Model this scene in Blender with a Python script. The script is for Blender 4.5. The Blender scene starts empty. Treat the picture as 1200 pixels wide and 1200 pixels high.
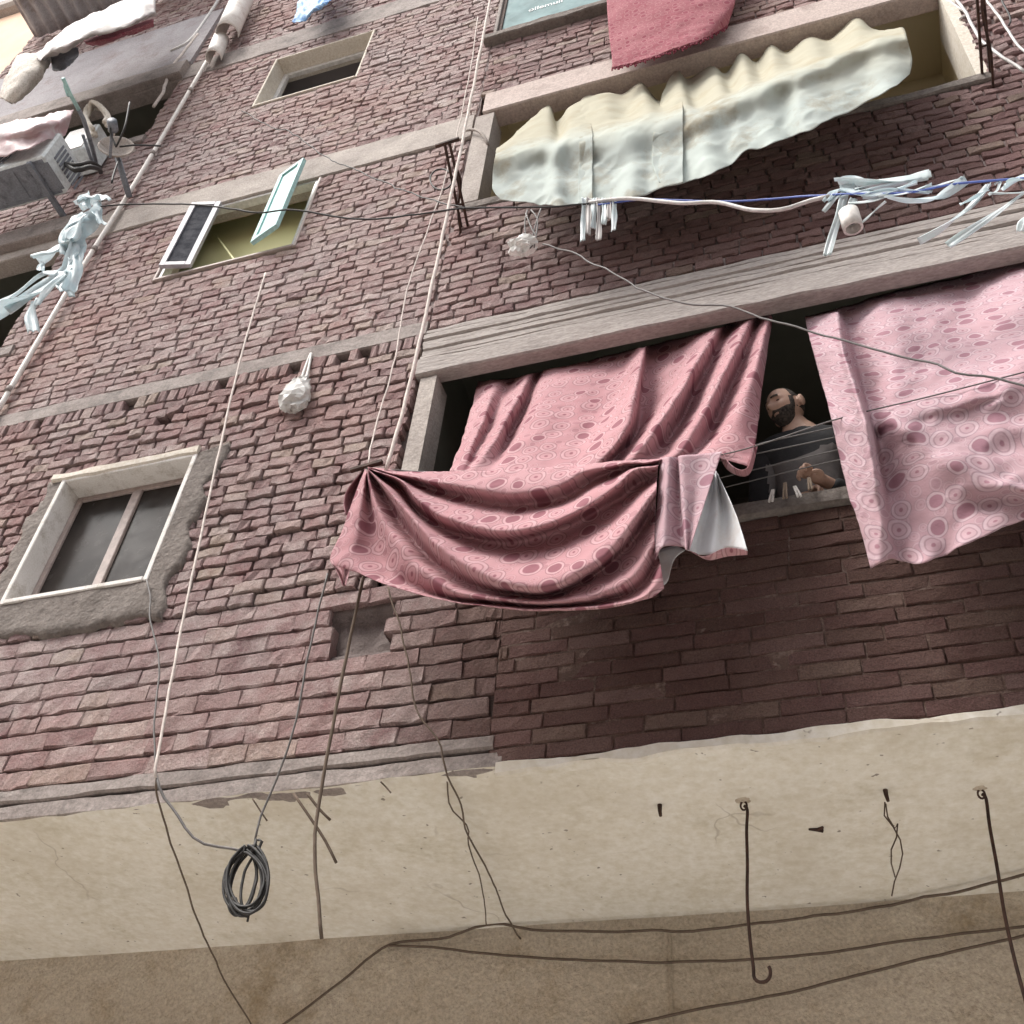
import bpy, math, random
import numpy as np
SKY, SUN, SUN_E, SUN_R, SUN_A, EXPO, OPY, OPZ, HAZE = .14, 1.8, 55, 222, 28, 1.0, -8.5, 7.5, 0
from mathutils import Vector
random.seed(7); RNG = np.random.default_rng(11)
S = bpy.context.scene; COL = S.collection
# ------------------------------------------------------------------ camera solved from the facade's vanishing points
F = 1338.05543
R = np.array([[.948983732, .162215225, .270399885], [.305570110, -.684736929, -.661636037], [.0778253484, .710507958, -.699372331]])
CAM = np.array([0., -3.5, 1.6])
def _ray(px, py): return R @ np.array([(px - 600) / F, -(py - 600) / F, -1.])
def at(px, py, Y=0.):                       # sight line meets the vertical plane y = Y
    v = _ray(px, py); return CAM + v * ((Y - CAM[1]) / v[1])
def atz(px, py, z):                         # sight line meets the level z
    v = _ray(px, py); return CAM + v * ((z - CAM[2]) / v[2])
def atx(px, py, X):
    v = _ray(px, py); return CAM + v * ((X - CAM[0]) / v[0])
# ------------------------------------------------------------------ helpers
def cr(P, n):
    """Catmull-Rom through P resampled to n points, even in arc length"""
    P = np.asarray(P, float)
    if len(P) == 2:
        t = np.linspace(0, 1, n)[:, None]; return P[0] * (1 - t) + P[1] * t
    Q = np.vstack([2 * P[0] - P[1], P, 2 * P[-1] - P[-2]]); out = []
    for i in range(len(P) - 1):
        a, b, c, d = Q[i:i + 4]
        t = np.linspace(0, 1, 14, endpoint=(i == len(P) - 2))[:, None]
        out.append(.5 * (2 * b + (c - a) * t + (2 * a - 5 * b + 4 * c - d) * t * t + (3 * b - a - 3 * c + d) * t ** 3))
    out = np.vstack(out); s = np.r_[0, np.cumsum(np.linalg.norm(np.diff(out, axis=0), axis=1))]
    u = np.linspace(0, s[-1], n); return np.stack([np.interp(u, s, out[:, k]) for k in range(out.shape[1])], 1)
def crv(P, n):
    """Catmull-Rom, even in parameter (P: m x ... arrays)"""
    P = np.asarray(P, float); m = len(P)
    Q = np.concatenate([(2 * P[:1] - P[1:2]), P, (2 * P[-1:] - P[-2:-1])])
    out = []
    for t in np.linspace(0, m - 1, n):
        i = min(int(t), m - 2); t -= i; a, b, c, d = Q[i:i + 4]
        out.append(.5 * (2 * b + (c - a) * t + (2 * a - 5 * b + 4 * c - d) * t * t + (3 * b - a - 3 * c + d) * t ** 3))
    return np.array(out)
def vnoise(x, y, seed=0):
    """2-D value noise, vectorised"""
    xi = np.floor(x).astype(np.int64); yi = np.floor(y).astype(np.int64); fx = x - xi; fy = y - yi
    fx = fx * fx * (3 - 2 * fx); fy = fy * fy * (3 - 2 * fy)
    def h(a, b):
        n = (a * 374761393 + b * 668265263 + seed * 974634777) & 0x7fffffff
        n = ((n ^ (n >> 13)) * 1274126177) & 0x7fffffff
        return ((n ^ (n >> 16)) & 0xffff) / 65535.
    return (h(xi, yi) * (1 - fx) + h(xi + 1, yi) * fx) * (1 - fy) + (h(xi, yi + 1) * (1 - fx) + h(xi + 1, yi + 1) * fx) * fy
def fbm(x, y, seed=0, o=3): return sum(vnoise(x * 2 ** k, y * 2 ** k, seed + k) / 2 ** k for k in range(o)) / sum(1 / 2 ** k for k in range(o))
class MB:
    def __init__(s): s.v = []; s.f = []; s.m = []; s.uv = []; s.n = 0; s.tone = []
    def add(s, V, Fc, mi=0, uv=None, tone=None):
        V = np.asarray(V, float).reshape(-1, 3)
        s.v.append(V); s.f += [[i + s.n for i in f] for f in Fc]; s.m += [mi] * len(Fc)
        s.uv.append(np.zeros((len(V), 2)) if uv is None else np.asarray(uv).reshape(-1, 2)); s.n += len(V)
    def box(s, x0, x1, y0, y1, z0, z1, mi=0, bev=0.004):
        """bevelled box"""
        b = min(bev, .45 * min(abs(x1 - x0), abs(y1 - y0), abs(z1 - z0)))
        c = np.array([(x0 + x1) / 2, (y0 + y1) / 2, (z0 + z1) / 2]); h = np.abs([(x1 - x0) / 2, (y1 - y0) / 2, (z1 - z0) / 2])
        s.obox(c, np.eye(3), h, mi, b)
    def obox(s, c, A, h, mi=0, b=.004):
        """bevelled box with axes = rows of A, half sizes h"""
        V = []; idx = {}
        for sx in (-1, 1):
            for sy in (-1, 1):
                for sz in (-1, 1):
                    sg = np.array([sx, sy, sz])
                    for k in range(3):
                        p = sg * (np.array(h) - b); p[k] = sg[k] * h[k]
                        idx[sx, sy, sz, k] = len(V); V.append(np.array(c) + p @ np.array(A))
        Fc = []
        for k in range(3):
            a, d = (k + 1) % 3, (k + 2) % 3
            for sg in (-1, 1):
                q = []
                for (u, w) in ((-1, -1), (1, -1), (1, 1), (-1, 1)):
                    t = [0, 0, 0]; t[k] = sg; t[a] = u; t[d] = w; q.append(idx[t[0], t[1], t[2], k])
                Fc.append(q if sg > 0 else q[::-1])
        for k in range(3):
            a, d = (k + 1) % 3, (k + 2) % 3
            for u in (-1, 1):
                for w in (-1, 1):
                    t0 = [0] * 3; t1 = [0] * 3; t0[k] = -1; t1[k] = 1; t0[a] = t1[a] = u; t0[d] = t1[d] = w
                    q = [idx[(*t0, a)], idx[(*t1, a)], idx[(*t1, d)], idx[(*t0, d)]]
                    Fc.append(q if u * w < 0 else q[::-1])
        for sx in (-1, 1):
            for sy in (-1, 1):
                for sz in (-1, 1):
                    q = [idx[sx, sy, sz, k] for k in range(3)]; Fc.append(q if sx * sy * sz > 0 else q[::-1])
        s.add(V, Fc, mi)
    def bar(s, p, q, w, d, mi=0, up=(0, -1, 0), b=.002):
        """rectangular bar p-q, width w across, depth d along 'up'"""
        p = np.array(p, float); q = np.array(q, float); a = q - p; L = np.linalg.norm(a); a /= L
        u = np.array(up, float); u -= a * (u @ a); u /= np.linalg.norm(u); c = np.cross(a, u)
        s.obox((p + q) / 2, np.array([a, u, c]), (L / 2, d / 2, w / 2), mi, b)
    def tube(s, P, r, mi=0, n=6, cap=True):
        P = np.asarray(P, float); m = len(P); r = np.broadcast_to(np.asarray(r, float), (m,))
        T = np.gradient(P, axis=0); T /= np.linalg.norm(T, axis=1)[:, None] + 1e-12
        u = np.cross(T[0], [0.31, .77, .55]); u /= np.linalg.norm(u); V = []
        ang = np.linspace(0, 2 * math.pi, n, endpoint=False)
        for i in range(m):
            u = u - T[i] * (u @ T[i]); u /= np.linalg.norm(u); w = np.cross(T[i], u)
            V.append(P[i] + r[i] * (np.cos(ang)[:, None] * u + np.sin(ang)[:, None] * w))
        Fc = [[i * n + k, i * n + (k + 1) % n, (i + 1) * n + (k + 1) % n, (i + 1) * n + k] for i in range(m - 1) for k in range(n)]
        if cap: Fc += [list(range(n))[::-1], list(range((m - 1) * n, m * n))]
        s.add(np.vstack(V), Fc, mi)
    def grid(s, G, mi=0, uv=None, flip=False):
        G = np.asarray(G, float); a, b = G.shape[:2]
        Fc = [[i * b + j, i * b + j + 1, (i + 1) * b + j + 1, (i + 1) * b + j] for i in range(a - 1) for j in range(b - 1)]
        if flip: Fc = [f[::-1] for f in Fc]
        s.add(G.reshape(-1, 3), Fc, mi, uv)
    def build(s, name, mats, parent=None, smooth=False, origin=None, thick=0, flatmats=()):
        V = np.vstack(s.v)
        if parent is not None: o = np.array(parent['_o'][:])
        elif origin is not None: o = np.array(origin, float)
        else: o = np.array([V[:, 0].mean(), V[:, 1].mean(), V[:, 2].min()])
        me = bpy.data.meshes.new(name); me.from_pydata((V - o).tolist(), [], s.f)
        mats = mats if isinstance(mats, (list, tuple)) else [mats]
        for m in mats: me.materials.append(m)
        me.polygons.foreach_set('material_index', np.array(s.m, np.int32))
        me.polygons.foreach_set('use_smooth', np.array(s.m) == 1 if smooth == 'mortar' else np.full(len(s.f), smooth))
        uvl = me.uv_layers.new(name='UVMap'); UV = np.vstack(s.uv)
        li = np.zeros(len(me.loops), np.int32); me.loops.foreach_get('vertex_index', li)
        uvl.data.foreach_set('uv', UV[li].ravel())
        if s.tone:
            at_ = me.attributes.new('tone', 'FLOAT_COLOR', 'POINT'); at_.data.foreach_set('color', np.vstack(s.tone).ravel())
        me.validate(); me.update()
        ob = bpy.data.objects.new(name, me); COL.objects.link(ob)
        if parent is not None: ob.parent = parent
        else: ob.location = o
        ob['_o'] = list(o)
        if thick:
            md = ob.modifiers.new('thickness', 'SOLIDIFY'); md.thickness = thick; md.offset = 0
        return ob
def thing(name, label, cat, loc, group=None):
    o = bpy.data.objects.new(name, None); COL.objects.link(o); o.location = tuple(loc); o.empty_display_size = .1
    o['_o'] = [float(c) for c in loc]; return tag(o, label, cat, group)
def tag(o, label, cat, group=None, kind=None):
    if kind: o['kind'] = kind
    if label: o['label'] = label
    if cat: o['category'] = cat
    if group: o['group'] = group
    return o
# ------------------------------------------------------------------ materials
def newmat(name):
    m = bpy.data.materials.new(name); m.use_nodes = True; nt = m.node_tree
    return m, nt, nt.nodes['Principled BSDF']
def N(nt, t, **kw):
    n = nt.nodes.new(t)
    for k, v in kw.items():
        if k.startswith('i_'):
            n.inputs[int(k[2:]) if k[2:].isdigit() else k[2:].replace('_', ' ')].default_value = v
        else: setattr(n, k, v)
    return n
def noise(nt, vec, scale, detail=5, rough=.6):
    n = N(nt, 'ShaderNodeTexNoise'); n.inputs['Scale'].default_value = scale; n.inputs['Detail'].default_value = detail
    n.inputs['Roughness'].default_value = rough; nt.links.new(vec, n.inputs['Vector']); return n.outputs['Fac']
def ramp(nt, fac, stops):
    r = N(nt, 'ShaderNodeValToRGB'); e = r.color_ramp.elements
    while len(e) < len(stops): e.new(.5)
    for k, (p, c) in enumerate(stops):
        e[k].position = p; e[k].color = (c, c, c, 1) if isinstance(c, (int, float)) else (*c, 1)
    nt.links.new(fac, r.inputs[0]); return r.outputs[0]
def mix(nt, fac, a, b, mode='MIX'):
    m = N(nt, 'ShaderNodeMix', data_type='RGBA', blend_type=mode)
    for sock, val in ((m.inputs[0], fac), (m.inputs[6], a), (m.inputs[7], b)):
        if isinstance(val, (int, float)): sock.default_value = val
        elif isinstance(val, tuple): sock.default_value = (*val, 1)
        else: nt.links.new(val, sock)
    return m.outputs[2]
def math_(nt, op, a, b=None):
    m = N(nt, 'ShaderNodeMath', operation=op)
    for k, v in enumerate((a, b)):
        if v is None: continue
        if isinstance(v, (int, float)): m.inputs[k].default_value = v
        else: nt.links.new(v, m.inputs[k])
    return m.outputs[0]
def bump(nt, bs, height, dist, strength=1., prev=None):
    b = N(nt, 'ShaderNodeBump'); b.inputs['Distance'].default_value = dist; b.inputs['Strength'].default_value = strength
    nt.links.new(height, b.inputs['Height'])
    if prev is not None: nt.links.new(prev, b.inputs['Normal'])
    nt.links.new(b.outputs[0], bs.inputs['Normal']); return b.outputs[0]
def pmat(name, c1, c2, scale=4, rough=.85, bd=.004, bscale=40, c3=None, s3=9, spec=.3, lo=.35, hi=.65, fine=True):
    """mottled surface: two colours by large noise, third colour in worn patches, bump"""
    m, nt, bs = newmat(name); tc = N(nt, 'ShaderNodeTexCoord').outputs['Object']
    c = ramp(nt, noise(nt, tc, scale), [(lo, c1), (hi, c2)])
    if c3: c = mix(nt, ramp(nt, noise(nt, tc, s3, 7, .7), [(.5, 0.), (.68, 1.)]), c, c3)
    if fine:
        c = mix(nt, .35, c, ramp(nt, noise(nt, tc, bscale * 2.5, 3), [(.3, .25), (.7, .85)]), 'OVERLAY')
    nt.links.new(c, bs.inputs['Base Color'])
    bs.inputs['Roughness'].default_value = rough; bs.inputs['Specular IOR Level'].default_value = spec
    if bd:
        p = bump(nt, bs, noise(nt, tc, bscale, 6, .65), bd)
        bump(nt, bs, noise(nt, tc, bscale * .22, 4), bd * 2.2, prev=p)
    return m
def brick_material():
    m, nt, bs = newmat('fired_clay_brick'); tc = N(nt, 'ShaderNodeTexCoord').outputs['Object']
    a = N(nt, 'ShaderNodeAttribute', attribute_name='tone'); sp = N(nt, 'ShaderNodeSeparateColor'); nt.links.new(a.outputs['Color'], sp.inputs[0])
    rnd, dust, dark = sp.outputs
    c = ramp(nt, rnd, [(0., (.155, .08, .084)), (.3, (.235, .133, .135)), (.55, (.285, .172, .172)), (.8, (.36, .25, .24)), (1., (.32, .25, .20))])
    c = mix(nt, math_(nt, 'MULTIPLY', ramp(nt, noise(nt, tc, 14, 6, .7), [(.4, 0.), (.7, 1.)]), .6), c, (.21, .13, .125))
    # dry cement dust
    df = math_(nt, 'MULTIPLY', ramp(nt, noise(nt, tc, 9, 8, .75), [(.36, 0.), (.66, 1.)]), dust)
    c = mix(nt, df, c, (.52, .45, .425))
    df2 = math_(nt, 'MULTIPLY', ramp(nt, noise(nt, tc, 1.3, 3), [(.42, 0.), (.65, .7)]), dust)
    c = mix(nt, df2, c, (.38, .315, .305))
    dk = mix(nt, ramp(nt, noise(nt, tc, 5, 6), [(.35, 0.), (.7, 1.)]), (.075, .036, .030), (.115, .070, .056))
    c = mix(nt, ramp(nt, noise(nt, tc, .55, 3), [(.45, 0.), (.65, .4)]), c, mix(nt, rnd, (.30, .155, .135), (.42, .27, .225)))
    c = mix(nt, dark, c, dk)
    c = mix(nt, math_(nt, 'MULTIPLY', ramp(nt, noise(nt, tc, 75, 6, .75), [(.56, 0.), (.68, 1.)]), .5), c, (.12, .08, .075))
    c = mix(nt, .5, c, ramp(nt, noise(nt, tc, 160, 4, .7), [(.3, .2), (.7, .85)]), 'OVERLAY')
    nt.links.new(c, bs.inputs['Base Color']); bs.inputs['Roughness'].default_value = .92; bs.inputs['Specular IOR Level'].default_value = .2
    p = bump(nt, bs, noise(nt, tc, 190, 5, .7), .0035); bump(nt, bs, noise(nt, tc, 48, 6, .7), .016, prev=p)
    return m
def cloth_material(name, basec, pale, darkc, ring, scale=10.5):
    """printed cotton: ovals, rings and dots of several sizes"""
    m, nt, bs = newmat(name); uv = N(nt, 'ShaderNodeTexCoord').outputs['UV']
    mp = N(nt, 'ShaderNodeMapping'); nt.links.new(uv, mp.inputs[0]); mp.inputs['Scale'].default_value = (scale, scale * .92, 1); vec = mp.outputs[0]
    dn = N(nt, 'ShaderNodeTexNoise'); dn.inputs['Scale'].default_value = 1.4; nt.links.new(vec, dn.inputs['Vector'])
    va = N(nt, 'ShaderNodeVectorMath', operation='MULTIPLY_ADD'); nt.links.new(dn.outputs['Color'], va.inputs[0]); va.inputs[1].default_value = (.16, .16, 0); nt.links.new(vec, va.inputs[2]); vec = va.outputs[0]
    c = ramp(nt, noise(nt, uv, 2.2), [(.4, basec), (.7, tuple(.5 * (a + b) for a, b in zip(basec, pale)))])
    for off, sc, rnd_, k_ in ((3.7, 1.9, .9, .45), (0., 1., .55, 1.)):
        mp2 = N(nt, 'ShaderNodeMapping'); nt.links.new(vec, mp2.inputs[0]); mp2.inputs['Location'].default_value = (off, off * 1.7, 0); mp2.inputs['Scale'].default_value = (sc, sc, 1)
        vo = N(nt, 'ShaderNodeTexVoronoi', feature='F1', voronoi_dimensions='2D'); vo.inputs['Scale'].default_value = 1.; vo.inputs['Randomness'].default_value = rnd_
        nt.links.new(mp2.outputs[0], vo.inputs['Vector'])
        d = vo.outputs['Distance']; sep = N(nt, 'ShaderNodeSeparateColor'); nt.links.new(vo.outputs['Color'], sep.inputs[0]); kind, sz, k3 = sep.outputs
        dd = math_(nt, 'DIVIDE', d, math_(nt, 'ADD', math_(nt, 'MULTIPLY', sz, .16), .36))
        solid = math_(nt, 'GREATER_THAN', kind, .64); ringk = math_(nt, 'SUBTRACT', 1., solid)
        edge = lambda r, s=.045: ramp(nt, dd, [(max(r - s, 0), 1.), (min(r + s, 1), 0.)])
        mul = lambda a, b: math_(nt, 'MULTIPLY', a, b)
        c = mix(nt, mul(edge(.93), .7 * k_), c, pale)
        c = mix(nt, mul(math_(nt, 'SUBTRACT', edge(.97, .03), edge(.88, .03)), .6 * k_), c, ring)
        c = mix(nt, mul(mul(solid, edge(.66)), .85 * k_), c, darkc)
        c = mix(nt, mul(ringk, mul(edge(.66), .6)), c, basec)
        c = mix(nt, mul(ringk, mul(math_(nt, 'SUBTRACT', edge(.62, .03), edge(.52, .03)), .5 * k_)), c, ring)
        c = mix(nt, mul(ringk, mul(edge(.17), .8 * k_)), c, darkc)
    nt.links.new(c, bs.inputs['Base Color']); bs.inputs['Roughness'].default_value = .85; bs.inputs['Specular IOR Level'].default_value = .2
    w = N(nt, 'ShaderNodeTexNoise'); w.inputs['Scale'].default_value = 260; nt.links.new(uv, w.inputs['Vector']); p = bump(nt, bs, w.outputs[0], .0008)
    bump(nt, bs, noise(nt, uv, 14, 3), .006, prev=p)
    tr = N(nt, 'ShaderNodeBsdfTranslucent'); nt.links.new(c, tr.inputs[0]); ms = N(nt, 'ShaderNodeMixShader'); ms.inputs[0].default_value = .14
    out = nt.nodes['Material Output']; nt.links.new(bs.outputs[0], ms.inputs[1]); nt.links.new(tr.outputs[0], ms.inputs[2]); nt.links.new(ms.outputs[0], out.inputs[0])
    return m
def sheet_material(name, c1, c2, c3, transl=.25, scale=5, rough=.55, lo=.52, hi=.75, s3=7, bd=.004):
    m = pmat(name, c1, c2, scale, rough, bd, 16, c3, s3, spec=.35, fine=False); nt = m.node_tree; bs = nt.nodes['Principled BSDF']
    c = bs.inputs['Base Color'].links[0].from_socket
    tr = N(nt, 'ShaderNodeBsdfTranslucent'); nt.links.new(c, tr.inputs[0]); ms = N(nt, 'ShaderNodeMixShader'); ms.inputs[0].default_value = transl
    out = nt.nodes['Material Output']; nt.links.new(bs.outputs[0], ms.inputs[1]); nt.links.new(tr.outputs[0], ms.inputs[2]); nt.links.new(ms.outputs[0], out.inputs[0])
    return m
def flat(name, c, rough=.6, spec=.4, metal=0., var=.25, scale=30):
    c2 = tuple(x * (1 - var) for x in c); m = pmat(name, c, c2, scale, rough, .0008, 120, spec=spec, fine=False)
    m.node_tree.nodes['Principled BSDF'].inputs['Metallic'].default_value = metal; return m
M = {}
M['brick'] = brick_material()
M['mortar'] = pmat('old_mortar', (.12, .095, .09), (.18, .15, .14), 6, .95, .006, 60, (.09, .07, .065), 12)
M['mortar_dusty'] = pmat('dusty_mortar', (.23, .18, .17), (.33, .27, .26), 5, .95, .006, 60, (.13, .095, .09), 9)
M['mortar_dark'] = pmat('dark_smeared_mortar', (.085, .052, .042), (.13, .085, .07), 5, .95, .004, 60, (.24, .18, .155), 18)
M['conc'] = pmat('grey_concrete', (.235, .20, .185), (.315, .275, .255), 3, .9, .006, 30, (.16, .14, .13), 5)
M['conc_pale'] = pmat('pale_concrete', (.32, .28, .255), (.41, .365, .33), 2.5, .9, .005, 30, (.27, .235, .21), 4)
M['conc_dark'] = pmat('dirty_cement_render', (.145, .125, .112), (.235, .205, .185), 4, .95, .014, 24, (.11, .092, .082), 4)
M['lintel'] = pmat('board_marked_concrete', (.33, .295, .275), (.41, .37, .345), 3, .9, .005, 40, (.28, .245, .225), 6)
M['plaster'] = pmat('cream_plaster', (.60, .545, .465), (.67, .61, .53), 1.4, .9, .0025, 22, (.54, .48, .40), 3)
M['plaster_w'] = pmat('white_plaster', (.70, .67, .63), (.77, .74, .71), 3, .85, .002, 40, (.5, .46, .41), 8)
M['soffit'] = pmat('cream_soffit_plaster', (.66, .625, .545), (.75, .71, .63), 1.3, .92, .005, 11, (.62, .58, .49), 2.6)
_nt = M['soffit'].node_tree; _bs = _nt.nodes['Principled BSDF']; _tc = [n for n in _nt.nodes if n.type == 'TEX_COORD'][0].outputs['Object']; _c = _bs.inputs['Base Color'].links[0].from_socket
_c = mix(_nt, math_(_nt, 'MULTIPLY', ramp(_nt, noise(_nt, _tc, 22, 2), [(.70, 0.), (.745, 1.)]), .8), _c, (.16, .13, .10))
_c = mix(_nt, math_(_nt, 'MULTIPLY', ramp(_nt, noise(_nt, _tc, 2.2, 6, .7), [(.50, 0.), (.66, 1.)]), .4), _c, (.52, .46, .36))
_vo = N(_nt, 'ShaderNodeTexVoronoi', feature='DISTANCE_TO_EDGE'); _vo.inputs['Scale'].default_value = .9; _vn = N(_nt, 'ShaderNodeTexNoise'); _vn.inputs['Scale'].default_value = 5; _nt.links.new(_tc, _vn.inputs['Vector']); _va = N(_nt, 'ShaderNodeVectorMath', operation='MULTIPLY_ADD'); _nt.links.new(_vn.outputs['Color'], _va.inputs[0]); _va.inputs[1].default_value = (.35, .35, 0); _nt.links.new(_tc, _va.inputs[2]); _nt.links.new(_va.outputs[0], _vo.inputs['Vector'])
_c = mix(_nt, math_(_nt, 'MULTIPLY', ramp(_nt, _vo.outputs['Distance'], [(.002, 1.), (.007, 0.)]), ramp(_nt, noise(_nt, _tc, 1.7, 3), [(.55, 0.), (.65, .45)])), _c, (.26, .21, .155)); _nt.links.new(_c, _bs.inputs['Base Color'])
M['gwall'] = pmat('rough_brown_render', (.44, .38, .30), (.58, .515, .43), .9, .95, .014, 26, (.36, .29, .20), 1.8)
M['beam'] = pmat('pinkish_beam_plaster', (.42, .34, .31), (.5, .42, .385), 2, .88, .003, 30, (.33, .26, .235), 4)
M['grey_wall'] = pmat('grey_shaded_render', (.27, .25, .26), (.34, .32, .33), 1.5, .9, .004, 30, (.24, .2, .2), 4)
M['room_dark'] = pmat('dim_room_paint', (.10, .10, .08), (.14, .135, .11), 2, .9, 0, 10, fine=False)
M['room_grey'] = pmat('grey_room_paint', (.26, .235, .235), (.31, .28, .28), 2, .9, 0, 10, fine=False)
M['room_beige'] = pmat('beige_room_paint', (.66, .57, .38), (.7, .61, .42), 1.5, .9, .002, 20, fine=False)
M['room_yellow'] = pmat('yellow_room_paint', (.80, .77, .42), (.84, .81, .48), 1.5, .8, .002, 20, fine=False)
M['white_pvc'] = flat('white_painted_frame', (.72, .70, .68), .45)
M['frame_wood'] = flat('dusty_pink_frame', (.46, .38, .35), .6)
M['mint'] = flat('mint_painted_sash', (.40, .64, .62), .5)
M['lilac'] = flat('grey_lilac_sash', (.43, .41, .45), .5)
M['screen'] = pmat('dark_mesh_screen', (.035, .037, .045), (.085, .085, .095), 14, .9, .002, 60, spec=.05, fine=False)
def glass(name, c, rough=.08):
    m, nt, bs = newmat(name); tc = N(nt, 'ShaderNodeTexCoord').outputs['Object']
    nt.links.new(ramp(nt, noise(nt, tc, 3, 5), [(.35, c), (.7, tuple(x * 1.8 + .01 for x in c))]), bs.inputs['Base Color'])
    nt.links.new(ramp(nt, noise(nt, tc, 9, 5), [(.35, rough), (.7, rough + .22)]), bs.inputs['Roughness'])
    bump(nt, bs, noise(nt, tc, 2.5, 2), .004); bs.inputs['Specular IOR Level'].default_value = .1; return m
M['glass'] = glass('dusty_window_glass', (.022, .018, .016), .12); M['teal_glass'] = glass('teal_reflective_glass', (.15, .21, .215), .4)
M['rust'] = pmat('rusty_iron', (.035, .022, .018), (.08, .042, .03), 20, .8, .002, 90, fine=False)
M['cable_dark'] = flat('dark_cable', (.035, .033, .032), .6); M['cable_grey'] = flat('grey_cable', (.16, .15, .145), .6)
M['cable_white'] = flat('white_cable', (.66, .64, .62), .5); M['rope'] = flat('pale_cord', (.74, .66, .61), .85, .1)
M['rope_brown'] = flat('brown_cord', (.15, .115, .09), .85, .1); M['blue_wire'] = flat('blue_wire', (.10, .16, .5), .5)
M['pipe'] = pmat('white_drain_pipe', (.68, .64, .60), (.76, .72, .68), 6, .5, .001, 40, (.5, .42, .37), 5)
M['pink'] = cloth_material('rose_printed_cotton', (.47, .245, .265), (.56, .36, .375), (.24, .08, .105), (.20, .09, .11))
M['pink_pale'] = cloth_material('pale_rose_printed_cotton', (.47, .30, .33), (.56, .43, .465), (.30, .14, .18), (.25, .155, .19), 10.5)
M['lining'] = sheet_material('white_lining', (.72, .74, .76), (.66, .67, .68), (.62, .58, .56), .1)
M['tarp'] = sheet_material('stained_white_tarpaulin', (.60, .66, .62), (.53, .575, .55), (.36, .31, .22), .25, 1.8, .9, s3=2.2, bd=.0008); M['tarp'].node_tree.nodes['Principled BSDF'].inputs['Specular IOR Level'].default_value = .12
_nt = M['tarp'].node_tree; _tc = [n for n in _nt.nodes if n.type == 'TEX_COORD'][0].outputs['Object']; _sx = N(_nt, 'ShaderNodeSeparateXYZ'); _nt.links.new(_tc, _sx.inputs[0])
_h = math_(_nt, 'ADD', _sx.outputs[2], math_(_nt, 'MULTIPLY', noise(_nt, _tc, 3, 4), .5))
_c0 = _nt.nodes['Principled BSDF'].inputs['Base Color'].links[0].from_socket
_c1 = mix(_nt, ramp(_nt, _h, [(.75, 0.), (1.25, .75)]) if False else math_(_nt, 'MULTIPLY', ramp(_nt, math_(_nt, 'MULTIPLY', _h, .6), [(.48, 0.), (.86, 1.)]), .7), _c0, (.50, .44, .31))
for _n in [n for n in _nt.nodes if n.type in ('BSDF_PRINCIPLED', 'BSDF_TRANSLUCENT')]: _nt.links.new(_c1, _n.inputs[0])
M['tape'] = sheet_material('white_plastic_tape', (.70, .80, .80), (.78, .82, .84), (.62, .70, .72), .3, 12, .4)
M['tape_mint'] = sheet_material('mint_plastic_tape', (.70, .81, .84), (.80, .86, .88), (.62, .74, .78), .4, 12, .4)
M['bag'] = sheet_material('white_plastic_bag', (.76, .75, .72), (.68, .67, .65), (.6, .57, .54), .3, 12, .4)
M['rug_edge'] = pmat('dark_crimson_yarn', (.16, .03, .05), (.26, .06, .09), 30, .95, .003, 60, fine=False)
M['rug'] = cloth_material('crimson_woven_rug', (.31, .085, .11), (.46, .22, .23), (.26, .05, .08), (.24, .06, .09), 17.)
M['pinksheet'] = sheet_material('pink_white_sheet', (.56, .46, .47), (.5, .32, .33), (.62, .57, .56), .15, 6)
M['sheet_w'] = sheet_material('washed_white_sheet', (.52, .49, .47), (.44, .41, .40), (.46, .38, .37), .15, 6)
M['mattress'] = pmat('speckled_mattress_cloth', (.52, .47, .42), (.62, .58, .53), 20, .9, .004, 30, (.30, .27, .22), 45)
M['blue_cloth'] = sheet_material('blue_cloth', (.16, .36, .72), (.35, .58, .85), (.6, .75, .85), .15, 20)
M['ac'] = flat('white_enamel', (.72, .76, .76), .4); M['ac_dark'] = pmat('dirty_grey_sheet_metal', (.16, .175, .20), (.24, .255, .285), 5, .5, .002, 40, (.07, .075, .09), 6)
M['corr'] = pmat('corrugated_iron', (.27, .26, .27), (.36, .35, .36), 4, .5, .002, 40, (.2, .17, .16), 5)
M['skin'] = pmat('skin', (.37, .235, .175), (.45, .29, .22), 20, .55, .0008, 120, fine=False); M['hair'] = pmat('black_hair', (.02, .016, .014), (.075, .06, .05), 90, .8, .004, 220, fine=False)
M['shirt'] = pmat('black_cotton_shirt', (.022, .022, .024), (.035, .035, .037), 12, .9, .003, 30, fine=False); M['shirt_grey'] = pmat('grey_cotton_panel', (.13, .12, .118), (.17, .158, .155), 12, .9, .003, 30, fine=False)
M['peg'] = flat('white_peg_plastic', (.74, .70, .66), .5); M['peg_wood'] = flat('wooden_peg', (.30, .23, .17), .8)
M['asphalt'] = pmat('dusty_street', (.43, .415, .395), (.51, .49, .465), 2, .95, .01, 20)
M['peach'] = pmat('peach_render', (.72, .50, .36), (.78, .56, .42), 2, .9, .003, 30, fine=False); M['teal_glass'].node_tree.nodes['Principled BSDF'].inputs['Specular IOR Level'].default_value = .015
M['letters'] = flat('white_lettering', (.82, .84, .84), .5)
M['rustmark'] = pmat('rust_stained_plaster', (.34, .27, .20), (.52, .45, .36), 14, .95, .004, 60, fine=False)
M['opp'] = pmat('opposite_brick_render', (.30, .235, .21), (.36, .28, .25), 2, .95, .004, 20)
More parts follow.
